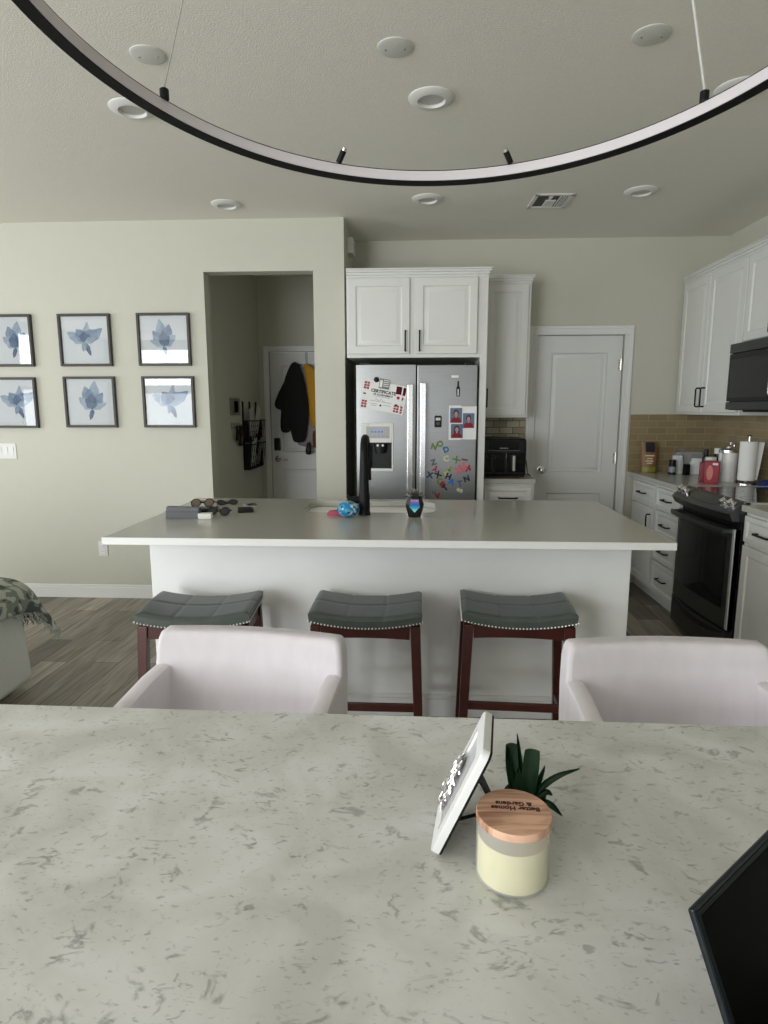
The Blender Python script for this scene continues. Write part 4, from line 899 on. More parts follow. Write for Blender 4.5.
# succulent behind it
t = thing('potted_succulent', 'small dark green succulent with cut leaf tips behind the candle', 'plant', (.193, 1.0, TZ))
b = MB(); b.lathe([(0, 0), (.026, 0), (.034, .03), (.036, .034), (.031, .034), (.03, .028), (0, .028)], 24); b.build('pot', 'matte', t)
b = MB(); b.lathe([(0, .036), (.012, .034), (.029, .028), (.0, .02)], 16); b.build('soil', 'soil', t)
def leaf(b, pts, w, th=.004, cut=False):
    pts = [Vector(p) for p in pts]; secs = []; n = len(pts); k = 12; fine = []
    for i in range(k+1):                       # Catmull-Rom along the midrib
        f = i/k*(n-1); j = min(int(f), n-2); u = f-j; p0, p1, p2, p3 = pts[max(j-1, 0)], pts[j], pts[j+1], pts[min(j+2, n-1)]
        fine.append(.5*((2*p1)+(p2-p0)*u+(2*p0-5*p1+4*p2-p3)*u*u+(3*p1-p0-3*p2+p3)*u**3))
    for i, p in enumerate(fine):
        d = (fine[min(i+1, k)]-fine[max(i-1, 0)]).normalized(); sd = d.cross(Vector((0, -1, .25))).normalized(); nm = sd.cross(d).normalized(); f = i/k
        ww = w*(.75+.35*math.sin(f*PI*.8)) if cut else w*max(.03, (.6+.6*math.sin(min(1, f*1.3)*PI*.6))*(1-f**2.4))
        secs.append([p+sd*ww*c+nm*(e*th) for c, e in ((-1, .9), (-.5, .15), (0, -.25), (.5, .15), (1, .9), (.55, -.55), (0, -1.1), (-.55, -.55))])
    b.loft(secs)
LV = [([(-.012, 0, .03), (-.020, .004, .07), (-.023, .008, .118)], .010, True), ([(-.004, .005, .03), (-.008, .01, .08), (-.013, .016, .133)], .0055, False), ([(.004, -.004, .03), (.006, -.002, .07), (.009, .002, .112)], .013, True),
      ([(-.006, -.006, .03), (-.012, -.012, .06), (-.014, -.014, .088)], .010, False), ([(.014, 0, .03), (.022, .002, .06), (.030, .004, .082)], .005, False), ([(.016, -.004, .03), (.028, -.006, .055), (.052, -.006, .074), (.082, -.004, .084)], .0062, False),
      ([(.012, .01, .03), (.016, .014, .07), (.018, .018, .10)], .007, False), ([(.02, -.01, .03), (.036, -.022, .030), (.052, -.034, .018)], .006, False), ([(.016, -.008, .03), (.030, -.010, .045), (.040, -.012, .04)], .006, False), ([(-.016, .0, .03), (-.024, .0, .065), (-.0275, .004, .114)], .006, False)]
for pts, w_, cut in LV:
    pts = [(x*1.1, y*1.05, .028+(z-.028)*1.04) for x, y, z in pts]
    b = MB(); leaf(b, pts, w_, .0035, cut); b.build('leaf', 'leaf', t, angle=50)
# photo frame leaning on its easel, seen almost edge-on
al, th, FH, FW = R(8), R(23), .197, .14
u = Vector((math.sin(al), math.cos(al), 0)); wv = Vector((math.cos(al), -math.sin(al), 0)); v = Vector((0, 0, math.cos(th)))+wv*math.sin(th); nrm = v.cross(u)
t = thing('tabletop_picture', 'white photo frame with silver twig ornament, seen edge-on left of the candle', 'photo frame', (0, 0, 0))
Mf = Matrix((-u, v, nrm)).transposed().to_4x4(); Mf.translation = Vector((.029, .874, TZ+.0065))
t.matrix_world = Mf       # local x to the near side, y up the frame, z out of its face
b = MB(); x0, x1 = -FW, 0; iw = .030
outr, innr = (lambda k, z: [(x, y, z) for x, y in rrect(x0+k, x1-k, k, FH-k, .013-k)]), (lambda k, z: [(x, y, z) for x, y in rrect(x0+iw+k, x1-iw-k, iw+k, FH-iw-k, .006)])
tb = bmesh.new(); V = [[tb.verts.new(p) for p in r_] for r_ in (innr(.001, -.009), outr(0, -.009), outr(0, .001), outr(.001, .003), outr(.003, .004), innr(-.003, .004), innr(-.001, .003), innr(0, .001))]; n = len(V[0])
for a_, c_ in zip(V, V[1:]+V[:1]):
    for i in range(n): tb.faces.new((a_[i], a_[(i+1) % n], c_[(i+1) % n], c_[i]))
bmesh.ops.recalc_face_normals(tb, faces=tb.faces); b._join(tb)
b.build('frame', mk('gloss_white', (.80, .80, .80), .3, var=.01), t)
b = MB(); b.prism([(x, y) for x, y in rrect(x0+.001, x1-.001, .001, FH-.001, .012)], .0045, T(0, 0, -.013)); bk = b.build('backing', 'matte', t)
b = MB(); b.box(x0+iw+.0005, x1-iw-.0005, iw+.0005, FH-iw-.0005, -.0084, .0002); b.build('photo', solid('picture_pale', (.74, .74, .76), .3), t)
b = MB()
for xx in (x0+iw-.004, x1-iw+.004):
    b = MB()
    for i in range(40):
        t2 = bmesh.new(); bmesh.ops.create_icosphere(t2, subdivisions=1, radius=.0015, matrix=T(xx, iw+i*(FH-2*iw)/39, .0045)); b._join(t2)
    b.build('bead_line', 'silver', t)
b = MB(); rnd = random.Random(5)
for i in range(64):
    y = .022+.085*i/64; x = x0+.012+rnd.uniform(0, .055); a = rnd.uniform(50, 130); l = rnd.uniform(.014, .026)
    p0 = Vector((x, y, .004)); p1 = p0+Vector((math.cos(R(a))*l*.7, math.sin(R(a))*l, rnd.uniform(.001, .008))); b.tube([p0, (p0+p1)/2+Vector((0, 0, .004)), p1], [.0026, .0024, .0012], 6)
b.tube([(x0+.02, .02, .005), (x0+.03, .05, .010), (x0+.022, .085, .009), (x0+.034, .125, .005)], [.003, .003, .0025, .001], 8); b.build('twig_ornament', 'silver', t)
b = MB(); b.box(-.092, -.048, .02, .135, -.017, -.013, .001, 1); b.build('hinge_plate', 'matte', bk)
foot = Mf.inverted() @ Vector((.150, .968, TZ+.004)); top = Vector((-.07, .125, -.016))
b = MB(); d = foot-top; b.hexa([top+Vector((-.018, 0, -.002)), top+Vector((.018, 0, -.002)), top+Vector((.018, 0, .001)), top+Vector((-.018, 0, .001)), foot+Vector((-.012, 0, -.002)), foot+Vector((.012, 0, -.002)), foot+Vector((.012, 0, .001)), foot+Vector((-.012, 0, .001))]); b.build('easel_leg', 'matte', bk)
mid = top+d*.78; b = MB(); b.tube([Vector((-.07, .018, -.014)), mid], .003, 8); b.build('strap', 'matte', bk)
# laptop
P = at(693, 910, 'z', .953); ang, lean = R(41), R(24); Hs, Ws = .205, .31
ul = Vector((math.cos(ang), math.sin(ang), 0)); nl = Vector((math.sin(ang), -math.cos(ang), 0)); vl = Vector((0, 0, math.cos(lean)))-nl*math.sin(lean)
hb = P-vl*Hs
t = thing('laptop', 'open black laptop whose dark screen corner enters the photo at the lower right', 'laptop', (hb.x, hb.y, TZ), ang)
zz = hb.z-TZ
b = MB(); b.box(0, Ws, -.215, .004, .004, .018, .004, 2); b.box(.02, .05, -.2, -.18, 0, .005).box(Ws-.05, Ws-.02, -.2, -.18, 0, .005).box(.02, .05, -.03, -.01, 0, .005).box(Ws-.05, Ws-.02, -.03, -.01, 0, .005); bs_ = b.build('base', 'dark', t)
b = MB()
for r_ in range(5):
    for k in range(13): b.box(.02+k*.021, .038+k*.021, -.03-r_*.02, -.013-r_*.02, .0175, .0195)
b.build('keyboard', 'black', bs_); b = MB(); b.box(.105, .205, -.205, -.14, .0178, .0185); b.build('touchpad', 'bezel', bs_)
ML = T(0, 0, zz) @ RX(-math.degrees(lean)*1.0)
b = MB(); b.box(0, Ws, .0, .007, 0, Hs, .0025, 2, ML); sc_ = b.build('lid', 'edgeblue', t)
b = MB(); b.box(.004, Ws-.004, -.0008, .0015, .004, Hs-.004, 0, 1, ML); b.build('bezel', 'bezel', sc_)
b = MB(); b.box(.009, Ws-.009, -.0013, .0, .016, Hs-.0095, 0, 1, ML); b.build('display', 'screen', sc_)

# ------------------------------------------------------------------ pictures on the left wall
def petal(ang, ln, wd, k=14, wob=0):
    pts = []
    for i in range(k+1):
        f = i/k; pts.append((ln*f, wd*(math.sin(PI*f**.8)**.8)*(1+wob*math.sin(f*17+ang))))
    for i in range(k-1, 0, -1):
        f = i/k; pts.append((ln*f, -wd*(math.sin(PI*f**.8)**.8)*(1+wob*math.cos(f*13+ang))))
    c, s = math.cos(R(ang)), math.sin(R(ang)); return [(x*c-y*s, x*s+y*c) for x, y in pts]
UP = [(97, .135, .027, 0), (72, .112, .032, 1), (124, .092, .026, 1), (40, .085, .024, 0), (158, .075, .014, 0), (-72, .055, .011, 2), (86, .075, .024, 2), (58, .06, .018, 2)]
OPEN = [(152, .10, .026, 0), (36, .112, .026, 1), (80, .10, .017, 0), (122, .075, .028, 1), (60, .072, .028, 1), (-68, .07, .012, 2), (-105, .045, .012, 1), (92, .052, .026, 2), (20, .06, .014, 0)]
def art(b, petals, base, flip=1, sc=1.0):
    for k, (a, l, w_, mi) in enumerate(petals):
        b.mi = 1+mi; b.prism([(base[0]+flip*sc*x, base[1]+sc*y) for x, y in petal(a, l, w_, wob=.12)][::int(flip)], .0003, T(0, -.0006-.00032*k, 0) @ RX(90))
def picture(cx, cz, label, petals, base, flip, sc):
    w, h, d, bd = .385, .37, .03, .017
    t = thing('picture_frame', label, 'picture', (cx, WL, cz), 0, 'framed blue watercolours')
    b = MB()
    for x0, x1, z0, z1 in ((-w/2, -w/2+bd, -h/2, h/2), (w/2-bd, w/2, -h/2, h/2), (-w/2+bd, w/2-bd, -h/2, -h/2+bd), (-w/2+bd, w/2-bd, h/2-bd, h/2)): b.box(x0, x1, -d, 0, z0, z1, .0015, 1)
    b.build('frame', 'pframe', t)
    b = MB(); b.box(-w/2+bd, w/2-bd, -.008, -.001, -h/2+bd, h/2-bd); b2 = MB()
    pa = b.build('mat_board', 'artpaper', t, smooth=False)
    b = MB(); b.mi = 0; b.box(-.14, .14, -.0005, .0, -.145, .145); art(b, petals, base, flip, sc); o = b.build('print', ['artpaper', 'wcl', 'wcm', 'wcd'], t, smooth=False); o.location = (0, -.0082, 0)
    b = MB(); b.box(-w/2+bd, w/2-bd, -.018, -.016, -h/2+bd, h/2-bd); b.build('glass', 'glass', t, smooth=False)
MT['pframe'] = mk('espresso_frame', lin((.20, .18, .165)), .45, var=.15)
MT['artpaper'] = mk('art_paper', lin((.905, .91, .925)), .8, var=.02, vs=30)
for cx, cz, lab, pt, base, fl, sc in ((-2.998, 1.944, 'leaf-like blue watercolour cut by the photo edge, upper row', UP, (.06, -.05), -1, 1.1), (-2.41, 1.944, 'open-flower blue watercolour in the middle of the upper row, between two bud pictures', OPEN, (-.005, -.015), 1, 1.15), (-1.826, 1.945, 'blue bud watercolour of the upper row next to the hallway opening', UP, (-.008, -.045), 1, 1.1),
   (-3.005, 1.496, 'open-flower blue watercolour cut by the photo edge, lower row', OPEN, (.04, -.02), 1, 1.15), (-2.405, 1.5, 'darker blue bud watercolour in the middle of the lower row', UP, (.012, -.05), -1, 1.2), (-1.815, 1.5, 'open-flower blue watercolour of the lower row next to the hallway opening', OPEN, (.01, -.02), 1, 1.15)):
    picture(cx, cz, lab, pt, base, fl, sc*1.3)
# switch plate, outlet, sensor box
t = thing('light_switch', 'white multi-gang light switch plate under the pictures at the photo edge', 'light switch', (-3.115, WL, 1.137))
b = MB(); b.box(-.10, .10, -.006, 0, -.058, .058, .003, 2); b.build('plate', 'lightw', t)
for k in range(4): b = MB(); b.hexa([(-.092+.047*k, -.007, -.032), (-.06+.047*k, -.007, -.032), (-.06+.047*k, -.004, -.032), (-.092+.047*k, -.004, -.032), (-.092+.047*k, -.011, .032), (-.06+.047*k, -.011, .032), (-.06+.047*k, -.004, .032), (-.092+.047*k, -.004, .032)]); b.build('rocker', 'trimw', t)
t = thing('wall_outlet', 'white wall outlet low on the picture wall beside the island', 'outlet', (-2.40, WL, .39))
b = MB(); b.box(-.036, .036, -.006, 0, -.058, .058, .003, 2); b.build('plate', 'lightw', t)
for z in (-.022, .022):
    b = MB(); b.box(-.017, .017, -.0085, -.005, z-.014, z+.014, .003, 2); b.mi = 1; b.box(-.008, -.006, -.009, -.008, z-.004, z+.006).box(.006, .008, -.009, -.008, z-.004, z+.006); b.build('socket', ['trimw', 'ink'], t)
t = thing('motion_sensor', 'small white sensor box high on the wall end beside the fridge cabinet', 'sensor', (-.515, 4.86, 2.63))
b = MB(); b.box(0, .045, -.075, .075, -.055, .055, .006, 2); b.build('housing', 'lightw', t)
b = MB(); b.box(.044, .048, -.05, .05, -.035, .02, .001, 1); b.build('grille', 'lens', t)

# ------------------------------------------------------------------ ceiling fittings
def downlight(i, x, y, lab):
    t = thing('recessed_light', lab, 'ceiling light', (x, y, H), 0, 'recessed ceiling lights')
    b = MB(); b.lathe([(.056, -.004), (.060, -.016), (.085, -.013), (.098, -.004), (.098, 0), (.056, 0), (.056, -.004)], 40); b.build('trim_ring', 'lightw', t)
    b = MB(); b.lathe([(0, -.006), (.04, -.006), (.057, -.004), (.057, -.001), (0, -.001)], 32); b.build('lens', 'lens', t)
for i, (x, y, lab) in enumerate(((-1.265, 2.95, 'recessed ceiling light partly behind the ring lamp, at the left near a blank cover'), (.054, 2.925, 'recessed ceiling light in the middle, above the island, just in front of a blank cover'), (1.33, 2.91, 'recessed ceiling light at the right edge, half hidden by the ring lamp'), (-1.24, 4.26, 'recessed ceiling light just in front of the picture wall'), (.06, 4.22, 'recessed ceiling light just below the ring lamp, in front of the fridge'), (1.36, 4.15, 'recessed ceiling light right of the air vent'))): downlight(i, x, y, lab)
for x, y, lab in ((-1.015, 2.54, 'blank white round ceiling cover left, beside a lamp wire'), (-.088, 2.54, 'blank white round ceiling cover in the middle over the island'), (.825, 2.51, 'blank white round ceiling cover at the right, beside the other lamp wire')):
    t = thing('ceiling_cover', lab, 'ceiling cover', (x, y, H), 0, 'blank ceiling covers over the island')
    b = MB(); b.lathe([(0, -.009), (.055, -.008), (.066, -.003), (.067, 0), (0, 0)], 36); b.build('plate', 'lightc', t) if 'lightc' in MT else b.build('plate', mk('cover_white', (.60, .60, .56), .5, var=.01), t)
    b = MB()
    for s in (-1, 1): b.lathe([(0, -.0105), (.004, -.0095), (.004, -.008), (0, -.008)], 10, T(.035*s, 0, 0))
    b.build('screw', 'nickel', t)
t = thing('ceiling_vent', 'white rectangular ceiling air vent with dark slots', 'vent', (.845, 4.30, H), R(2))
w, d = .125, .135
b = MB()
for x0, x1, y0, y1 in ((-w, w, -d, -d+.025), (-w, w, d-.025, d), (-w, -w+.025, -d, d), (w-.025, w, -d, d)): b.box(x0, x1, y0, y1, -.008, 0, .002, 1)
b.build('frame', 'lightw', t)
b = MB(); b.box(-w+.02, w-.02, -d+.02, d-.02, -.002, -.0005); b.build('backing', 'black', t)
b = MB()
for k in range(3): b.box(-.03+k*.004, -.005, -d+.03+k*.03, -d+.045+k*.03, -.007, -.002)
b.box(-.035, .03, -.02, .10, -.0075, -.002)
for k in range(4): b.box(.04+k*.016, .048+k*.016, -.10, .10, -.008, -.002, 0, 1, RY(0))
b.build('louvre', 'lightw', t)

# ------------------------------------------------------------------ ring lamp over the table
RC = Vector((.061, 1.0, 0)); RZ0 = 2.05; RO, RI, RH = .682, .657, .026; TA, TB = .0117, -.108
def rz(x, y): return RZ0+TA*x+TB*(y-1.2)
t = thing('ring_lamp', 'large black hanging ring lamp with a white inner strip', 'ceiling lamp', (RC.x, RC.y, rz(RC.x, RC.y)))
def ringmesh(prof, n=160):
    tb = bmesh.new(); V = []
    for k in range(n):
        a = 2*PI*k/n; c, s = math.cos(a), math.sin(a)
        V.append([tb.verts.new((r*c, r*s, z+TA*r*c+TB*r*s)) for r, z in prof])
    m_ = len(prof)
    for k in range(n):
        for i in range(m_): tb.faces.new((V[k][i], V[k][(i+1) % m_], V[(k+1) % n][(i+1) % m_], V[(k+1) % n][i]))
    bmesh.ops.recalc_face_normals(tb, faces=tb.faces); b = MB(); b._join(tb); return b
ringmesh([(RI, 0), (RO, 0), (RO, RH), (RI, RH), (RI, RH-.002), (RI+.006, RH-.002), (RI+.006, .002), (RI, .002)]).build('ring', 'matte', t)
ringmesh([(RI-.001, .0022), (RI+.006, .0022), (RI+.006, RH-.0024), (RI-.001, RH-.0024)]).build('diffuser', 'diff', t)
CANO = Vector((.05-RC.x, .70-RC.y, H-rz(RC.x, RC.y)))
b = MB(); b.lathe([(0, -.03), (.085, -.03), (.09, -.026), (.09, 0), (0, 0)], 36, T(*CANO)); b.build('canopy', 'matte', t)
def on_ring(deg):
    x, y = (RI-.002)*math.cos(R(deg)), (RI-.002)*math.sin(R(deg)); return Vector((x, y, TA*x+TB*y+RH))
for k, deg in enumerate((149.6, 38.4, 205, 335)):
    q = on_ring(deg); d2 = Vector((q.x, q.y, 0)).normalized()
    b = MB(); b.tube([q-Vector((0, 0, .002)), q+Vector((0, 0, .016)), q+Vector((0, 0, .018))], [.009, .009, .006], 14); gp = b.build('cord_grip', 'matte', t)
    b = MB(); b.tube([q+Vector((0, 0, .0175)), CANO+Vector((d2.x*.05, d2.y*.05, -.03))], .0013 if k != 1 else .0026, 6)
    b.build('suspension_wire', solid('clear_wire', (.62, .62, .58), .4) if k != 1 else 'lightw', t)
for deg, sx in ((112.6, 1), (75.7, -1)):
    q = on_ring(deg)
    b = MB(); b.tube([q, q+Vector((sx*.014, -.012, .022))], [.007, .007], 12); pn = b.build('side_grip', 'matte', t)
    b = MB(); b.tube([q+Vector((sx*.014, -.012, .022)), q+Vector((sx*.017, -.0145, .027))], [.0065, .006], 12); b.build('tip', 'silver', pn)

# ------------------------------------------------------------------ hallway
HS = -1.62
t = thing('mail_rack', 'black wire mail rack with two pockets on the hallway wall', 'mail rack', (HS, 6.05, 0))
b = MB()
for y in (-.24, 0, .24): b.box(0, .012, y-.012, y+.012, .88, 1.52)
for z0, z1 in ((.88, 1.12), (1.14, 1.34)):
    b.hexa([(.01, -.25, z0), (.06, -.25, z0), (.06, .25, z0), (.01, .25, z0), (.01, -.25, z0+.01), (.06, -.25, z0+.01), (.06, .25, z0+.01), (.01, .25, z0+.01)])
    b.tube([(.01, -.25, z1), (.095, -.25, z1), (.095, .25, z1), (.01, .25, z1)], .006, 6)
    for k in range(8): y = -.25+.5*k/7; b.tube([(.06, y, z0+.005), (.095, y, z1)], .003, 5)
    for k in range(1, 4): f = k/4; b.tube([(.06+.035*f, -.25, z0+(z1-z0)*f), (.06+.035*f, .25, z0+(z1-z0)*f)], .003, 5)
    b.box(.0, .06, -.252, -.246, z0, z1).box(.0, .06, .246, .252, z0, z1)
b.build('basket', 'matte', t)
for y, z, a, lab, c in ((5.98, 1.21, 14, 'white envelope leaning left in the mail rack upper pocket', (.80, .80, .78)), (6.13, 1.22, -16, 'white folded letter tilted in the mail rack upper pocket, beside the door', (.86, .86, .84)), (6.02, .915, 18, 'pale magazine sticking out of the mail rack lower pocket', (.76, .78, .76)), (6.12, .915, -12, 'grey leaflet standing in the mail rack lower pocket, nearest the door', (.50, .52, .50))):
    b = MB(); b.box(-.003, .003, -.07, .07, 0, .26, 0, 1); o = b.build('letter', solid('mail_%d' % int(c[0]*100), c, .8), loc=(HS+(.042 if z > 1.1 else .028 if y < 6.1 else .045), y, z)); o.rotation_euler = (R(a), R(4 if z > 1.1 else 11), 0); tag(o, lab, 'mail', 'mail in the hallway rack')
t = thing('wall_panel', 'small grey framed panel on the hallway wall left of the mail rack', 'wall panel', (HS, 5.55, 1.47))
b = MB(); b.box(0, .02, -.13, .13, -.075, .075, .004, 1); b.build('frame', solid('panel_grey', (.50, .50, .47)), t)
b = MB(); b.box(.018, .023, -.06, .06, -.05, .05, .002, 1); b.build('display', 'gloss', t)
t = thing('key_holder', 'small key hook with dark hanging keys under the grey panel', 'key holder', (HS, 5.55, 1.30))
b = MB(); b.box(0, .014, -.12, .12, -.02, .03, .003, 1); b.build('rail', solid('rail_white', (.60, .60, .57)), t)
for y, l in ((-.04, .11), (.05, .16), (.09, .08)):
    b = MB(); b.tube([(.012, y, 0), (.035, y, -.01), (.035, y, .012)], .004, 6); b.build('hook', 'matte', t)
    b = MB(); b.hexa([(.02, y-.03, -l-.02), (.05, y-.03, -l-.02), (.05, y+.03, -l-.02), (.02, y+.03, -l-.02), (.028, y-.012, .0), (.042, y-.012, .0), (.042, y+.012, .0), (.028, y+.012, .0)], .004, 1); b.build('key_fob', 'black', t)
# coats on the door
t = thing('door_hook', 'thin over-door hook rail holding the coats', 'hook', (-1.13, 6.52, 0))
b = MB(); b.box(-.012, .012, -.004, -.001, 1.88, 2.022).box(-.13, .13, -.008, -.002, 1.88, 1.905, .002, 1)
for x in (-.10, 0, .09): b.tube([(x, -.006, 1.89), (x, -.025, 1.875), (x, -.03, 1.90)], .004, 6)
b.build('rail', 'steeld', t)
def garment(name, label, cat, mat, lofts, cuffs=None):
    t = MB(); rnd = random.Random(len(lofts)*3)
    for secs in lofts:
        rows = []
        for (xa, xb, ya, yb, z) in secs:
            n = 20; row = []
            for k in range(n):
                a = 2*PI*k/n; wob = 1+.06*math.sin(3*a+z*9)+.04*math.sin(7*a)
                row.append(((xa+xb)/2+(xb-xa)/2*math.cos(a), (ya+yb)/2+(yb-ya)/2*math.sin(a)*wob, z))
            rows.append(row)
        t.loft(rows)
    o = t.build(name, mat); tag(o, label, cat); subsurf(o, 1); return o
fabk = mk('black_cloth', (.008, .008, .009), .95, bump=.3, bs=40)
garment('coat', 'black coat hanging on the hallway door', 'coat', fabk, [
  [(-1.26, -1.21, 6.43, 6.44, 1.925), (-1.30, -1.17, 6.39, 6.445, 1.86), (-1.36, -1.13, 6.37, 6.45, 1.70), (-1.40, -1.10, 6.36, 6.45, 1.54), (-1.40, -1.095, 6.36, 6.45, 1.40), (-1.30, -1.11, 6.37, 6.45, 1.28), (-1.275, -1.13, 6.38, 6.45, 1.15), (-1.265, -1.15, 6.39, 6.445, 1.105)],
  [(-1.27, -1.23, 6.41, 6.44, 1.86), (-1.36, -1.27, 6.38, 6.44, 1.70), (-1.455, -1.33, 6.37, 6.44, 1.52), (-1.45, -1.35, 6.38, 6.44, 1.465), (-1.40, -1.37, 6.40, 6.45, 1.44)],
  [(-1.36, -1.24, 6.38, 6.44, 1.60), (-1.39, -1.27, 6.37, 6.44, 1.40), (-1.40, -1.29, 6.38, 6.44, 1.25), (-1.385, -1.30, 6.39, 6.46, 1.205)]])
garment('jacket', 'yellow jacket hanging beside the black coat', 'jacket', mk('yellow_cloth', lin((.78, .58, .16)), .85, var=.15), [
  [(-1.15, -1.11, 6.43, 6.44, 1.905), (-1.14, -1.03, 6.40, 6.445, 1.86), (-1.12, -.96, 6.38, 6.45, 1.72), (-1.095, -.92, 6.37, 6.45, 1.50), (-1.09, -.91, 6.37, 6.45, 1.32), (-1.075, -.93, 6.38, 6.445, 1.26)]])
garment('shirt', 'pale shirt hem hanging below the black coat', 'shirt', mk('pale_cloth', lin((.62, .58, .58)), .9, var=.12), [
  [(-1.17, -1.12, 6.46, 6.505, 1.89), (-1.16, -1.06, 6.455, 6.51, 1.7), (-1.2, -1.0, 6.45, 6.51, 1.35), (-1.25, -.98, 6.45, 6.51, 1.18), (-1.25, -.96, 6.455, 6.51, 1.05)]])
garment('scarf', 'brown orange scarf end hanging under the yellow jacket', 'scarf', solid('rust_cloth', (.45, .24, .14), .9), [
  [(-1.06, -.98, 6.40, 6.44, 1.245), (-1.07, -1.0, 6.40, 6.44, 1.15), (-1.06, -.99, 6.41, 6.44, 1.04)]])
garment('bag_strap', 'dark strap dangling between the coat and the door', 'strap', 'black', [
  [(-1.12, -1.09, 6.40, 6.43, 1.12), (-1.145, -1.08, 6.39, 6.43, 1.02), (-1.14, -1.075, 6.40, 6.43, .98)]])

# ------------------------------------------------------------------ sofa with throw at the left edge
t = thing('sofa', 'light grey sofa whose arm enters at the left photo edge', 'sofa', (0, 0, 0))
b = MB(); b.hexa([(-2.28, 2.05, .03), (-2.005, 2.05, .03), (-2.005, 3.035, .03), (-2.28, 3.035, .03), (-2.29, 2.05, .572), (-2.03, 2.05, .572), (-2.03, 3.01, .572), (-2.29, 3.01, .572)], .05, 5); b.build('armrest', 'sofa', t)
b = MB(); b.box(-4.0, -2.28, 2.05, 3.0, .06, .32, .03, 3); b.build('base', 'sofa', t)
b = MB(); b.box(-3.98, -2.29, 2.05, 2.28, .3, .82, .06, 4); b.build('backrest', 'sofa', t)
for x0, x1 in ((-3.12, -2.29), (-3.97, -3.13)):
    b = MB(); b.box(x0, x1, 2.28, 3.02, .31, .47, .04, 4); b.build('seat_cushion', 'sofa', t)
for x in (-3.9, -2.2):
    for y in (2.15, 2.92): b = MB(); b.box(x-.03, x+.03, y-.03, y+.03, 0, .07, .003, 1); b.build('foot', 'dark', t)
t = thing('throw_blanket', 'grey green leaf-patterned throw with fringe over the sofa arm', 'blanket', (0, 0, 0))
rows = [[(-2.36, 2.34, 0.532), (-2.30, 2.34, 0.594), (-2.16, 2.34, 0.604), (-2.04, 2.34, 0.597), (-1.975, 2.34, 0.552), (-1.965, 2.34, 0.472)],
 [(-2.36, 2.6, 0.532), (-2.30, 2.6, 0.597), (-2.16, 2.6, 0.607), (-2.04, 2.6, 0.600), (-1.975, 2.6, 0.552), (-1.965, 2.6, 0.452)],
 [(-2.36, 2.85, 0.532), (-2.30, 2.85, 0.596), (-2.16, 2.85, 0.606), (-2.04, 2.85, 0.597), (-1.975, 2.85, 0.542), (-1.965, 2.85, 0.452)],
 [(-2.36, 3.03, 0.512), (-2.30, 3.05, 0.587), (-2.16, 3.05, 0.597), (-2.04, 3.05, 0.582), (-1.97, 3.03, 0.512), (-1.96, 2.98, 0.422)],
 [(-2.36, 3.10, 0.402), (-2.27, 3.11, 0.492), (-2.13, 3.115, 0.502), (-2.03, 3.10, 0.472), (-1.97, 3.08, 0.392), (-1.965, 3.05, 0.358)],
 [(-2.34, 3.11, 0.328), (-2.22, 3.13, 0.382), (-2.10, 3.13, 0.392), (-2.01, 3.13, 0.388), (-1.945, 3.11, 0.343), (-1.94, 3.08, 0.308)],
 [(-2.30, 3.11, 0.268), (-2.17, 3.14, 0.318), (-2.07, 3.145, 0.333), (-1.99, 3.15, 0.318), (-1.925, 3.13, 0.283), (-1.92, 3.10, 0.268)]]
b = MB(); b.grid(rows, thick=-.012); o = b.build('cloth', 'throw', t); subsurf(o, 2)
b = MB(); rnd = random.Random(9)
edge = [Vector(p) for p in (rows[2][-1], rows[3][-1], rows[4][-1], rows[5][-1], rows[6][-1], rows[6][-2], rows[6][-3], rows[6][-4], rows[6][-5])]
for e0, e1 in zip(edge, edge[1:]):
    for k in range(9):
        p = e0.lerp(e1, k/9); q = p+Vector((rnd.uniform(0, .02), rnd.uniform(-.01, .015), -rnd.uniform(.02, .045))); b.tube([p, (p+q)/2+Vector((.006, .003, 0)), q], [.004, .0035, .002], 5)
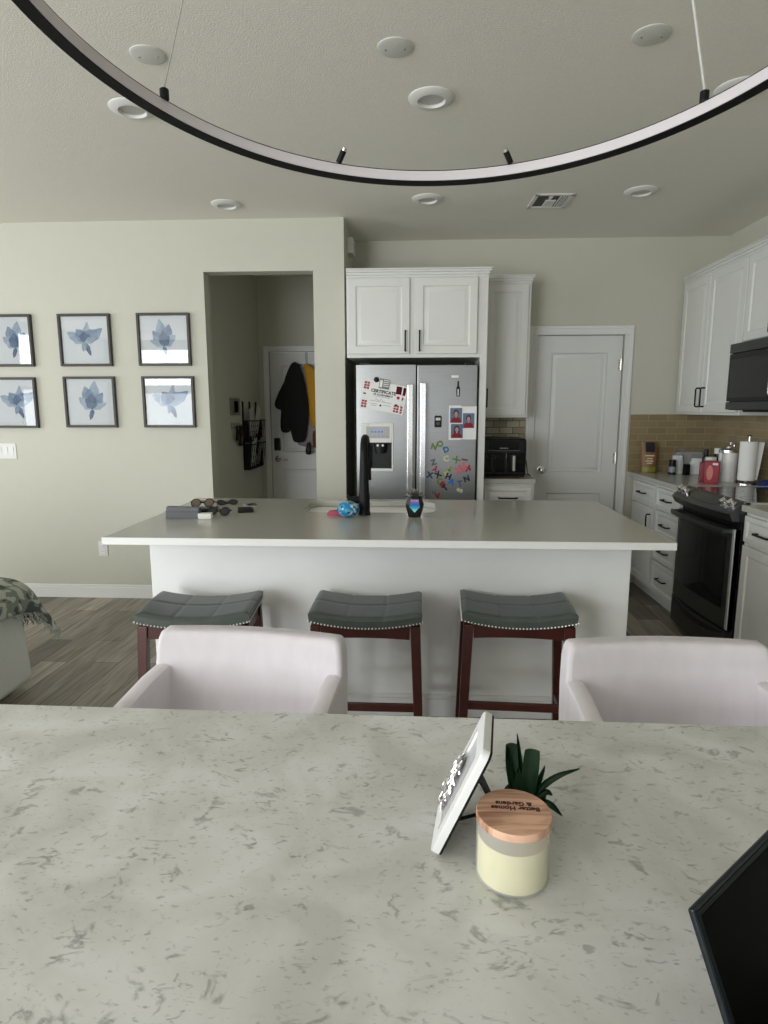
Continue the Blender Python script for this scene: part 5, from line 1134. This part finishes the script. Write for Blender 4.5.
o = b.build('fringe', solid('fringe_grey', (.62, .63, .60), .95), t); o['kind'] = 'stuff'

# ------------------------------------------------------------------ daylight, plus one added fill from the left
def area(name, loc, rot, sx, sy, power, col=(1, 1, 1)):
    l = bpy.data.lights.new(name, 'AREA'); l.shape = 'RECTANGLE'; l.size = sx; l.size_y = sy; l.energy = power; l.color = col
    o = bpy.data.objects.new(name, l); COL.objects.link(o); o.location = loc; o.rotation_euler = rot; return o
SKY = (.96, .985, 1.0)
def pane_light(name, axis, a0, a1, z0, z1, radiance, col=SKY):
    w_, h_ = a1-a0-.12, z1-z0-.1; c, z = (a0+a1)/2, (z0+z1)/2
    area(name, (c, -2.985, z) if axis == 'y' else (-5.985, c, z), (R(90), 0, 0 if axis == 'y' else R(-90)), w_, h_, radiance*w_*h_*PI, col)
GAIN = 10.6
pane_light('daylight_a_top', 'y', -5.6, -4.05, 1.86, 2.62, 1.0*GAIN); pane_light('daylight_a_low', 'y', -5.6, -4.05, .5, 1.80, .45*GAIN)
pane_light('daylight_b', 'y', -3.7, -1.7, 0, 2.45, 1.15*GAIN); pane_light('daylight_c', 'y', .10, .85, 0, 2.35, .22*GAIN)
pane_light('daylight_d_top', 'x', -1.2, -.2, 1.86, 2.62, 1.0*GAIN); pane_light('daylight_d_low', 'x', -1.2, -.2, .5, 1.80, .45*GAIN)
pane_light('fill_light_e', 'x', .95, 3.2, .5, 2.5, .6*GAIN, (.90, .95, 1.0))  # added fill at the extra end-wall opening, a little bluer
w = bpy.data.worlds.new('sky'); scene.world = w; w.use_nodes = True
bg = w.node_tree.nodes['Background']; bg.inputs[0].default_value = (.75, .85, 1, 1); bg.inputs[1].default_value = 1.0
scene.view_settings.view_transform = 'Standard'; scene.view_settings.look = 'None'; scene.view_settings.exposure = 0.0; scene.view_settings.gamma = 1; scene.view_settings.use_curve_mapping = False
scene.cycles.use_denoising = True; scene.cycles.max_bounces = 10; scene.cycles.diffuse_bounces = 6; scene.cycles.transparent_max_bounces = 16
scene.cycles.sample_clamp_indirect = 6
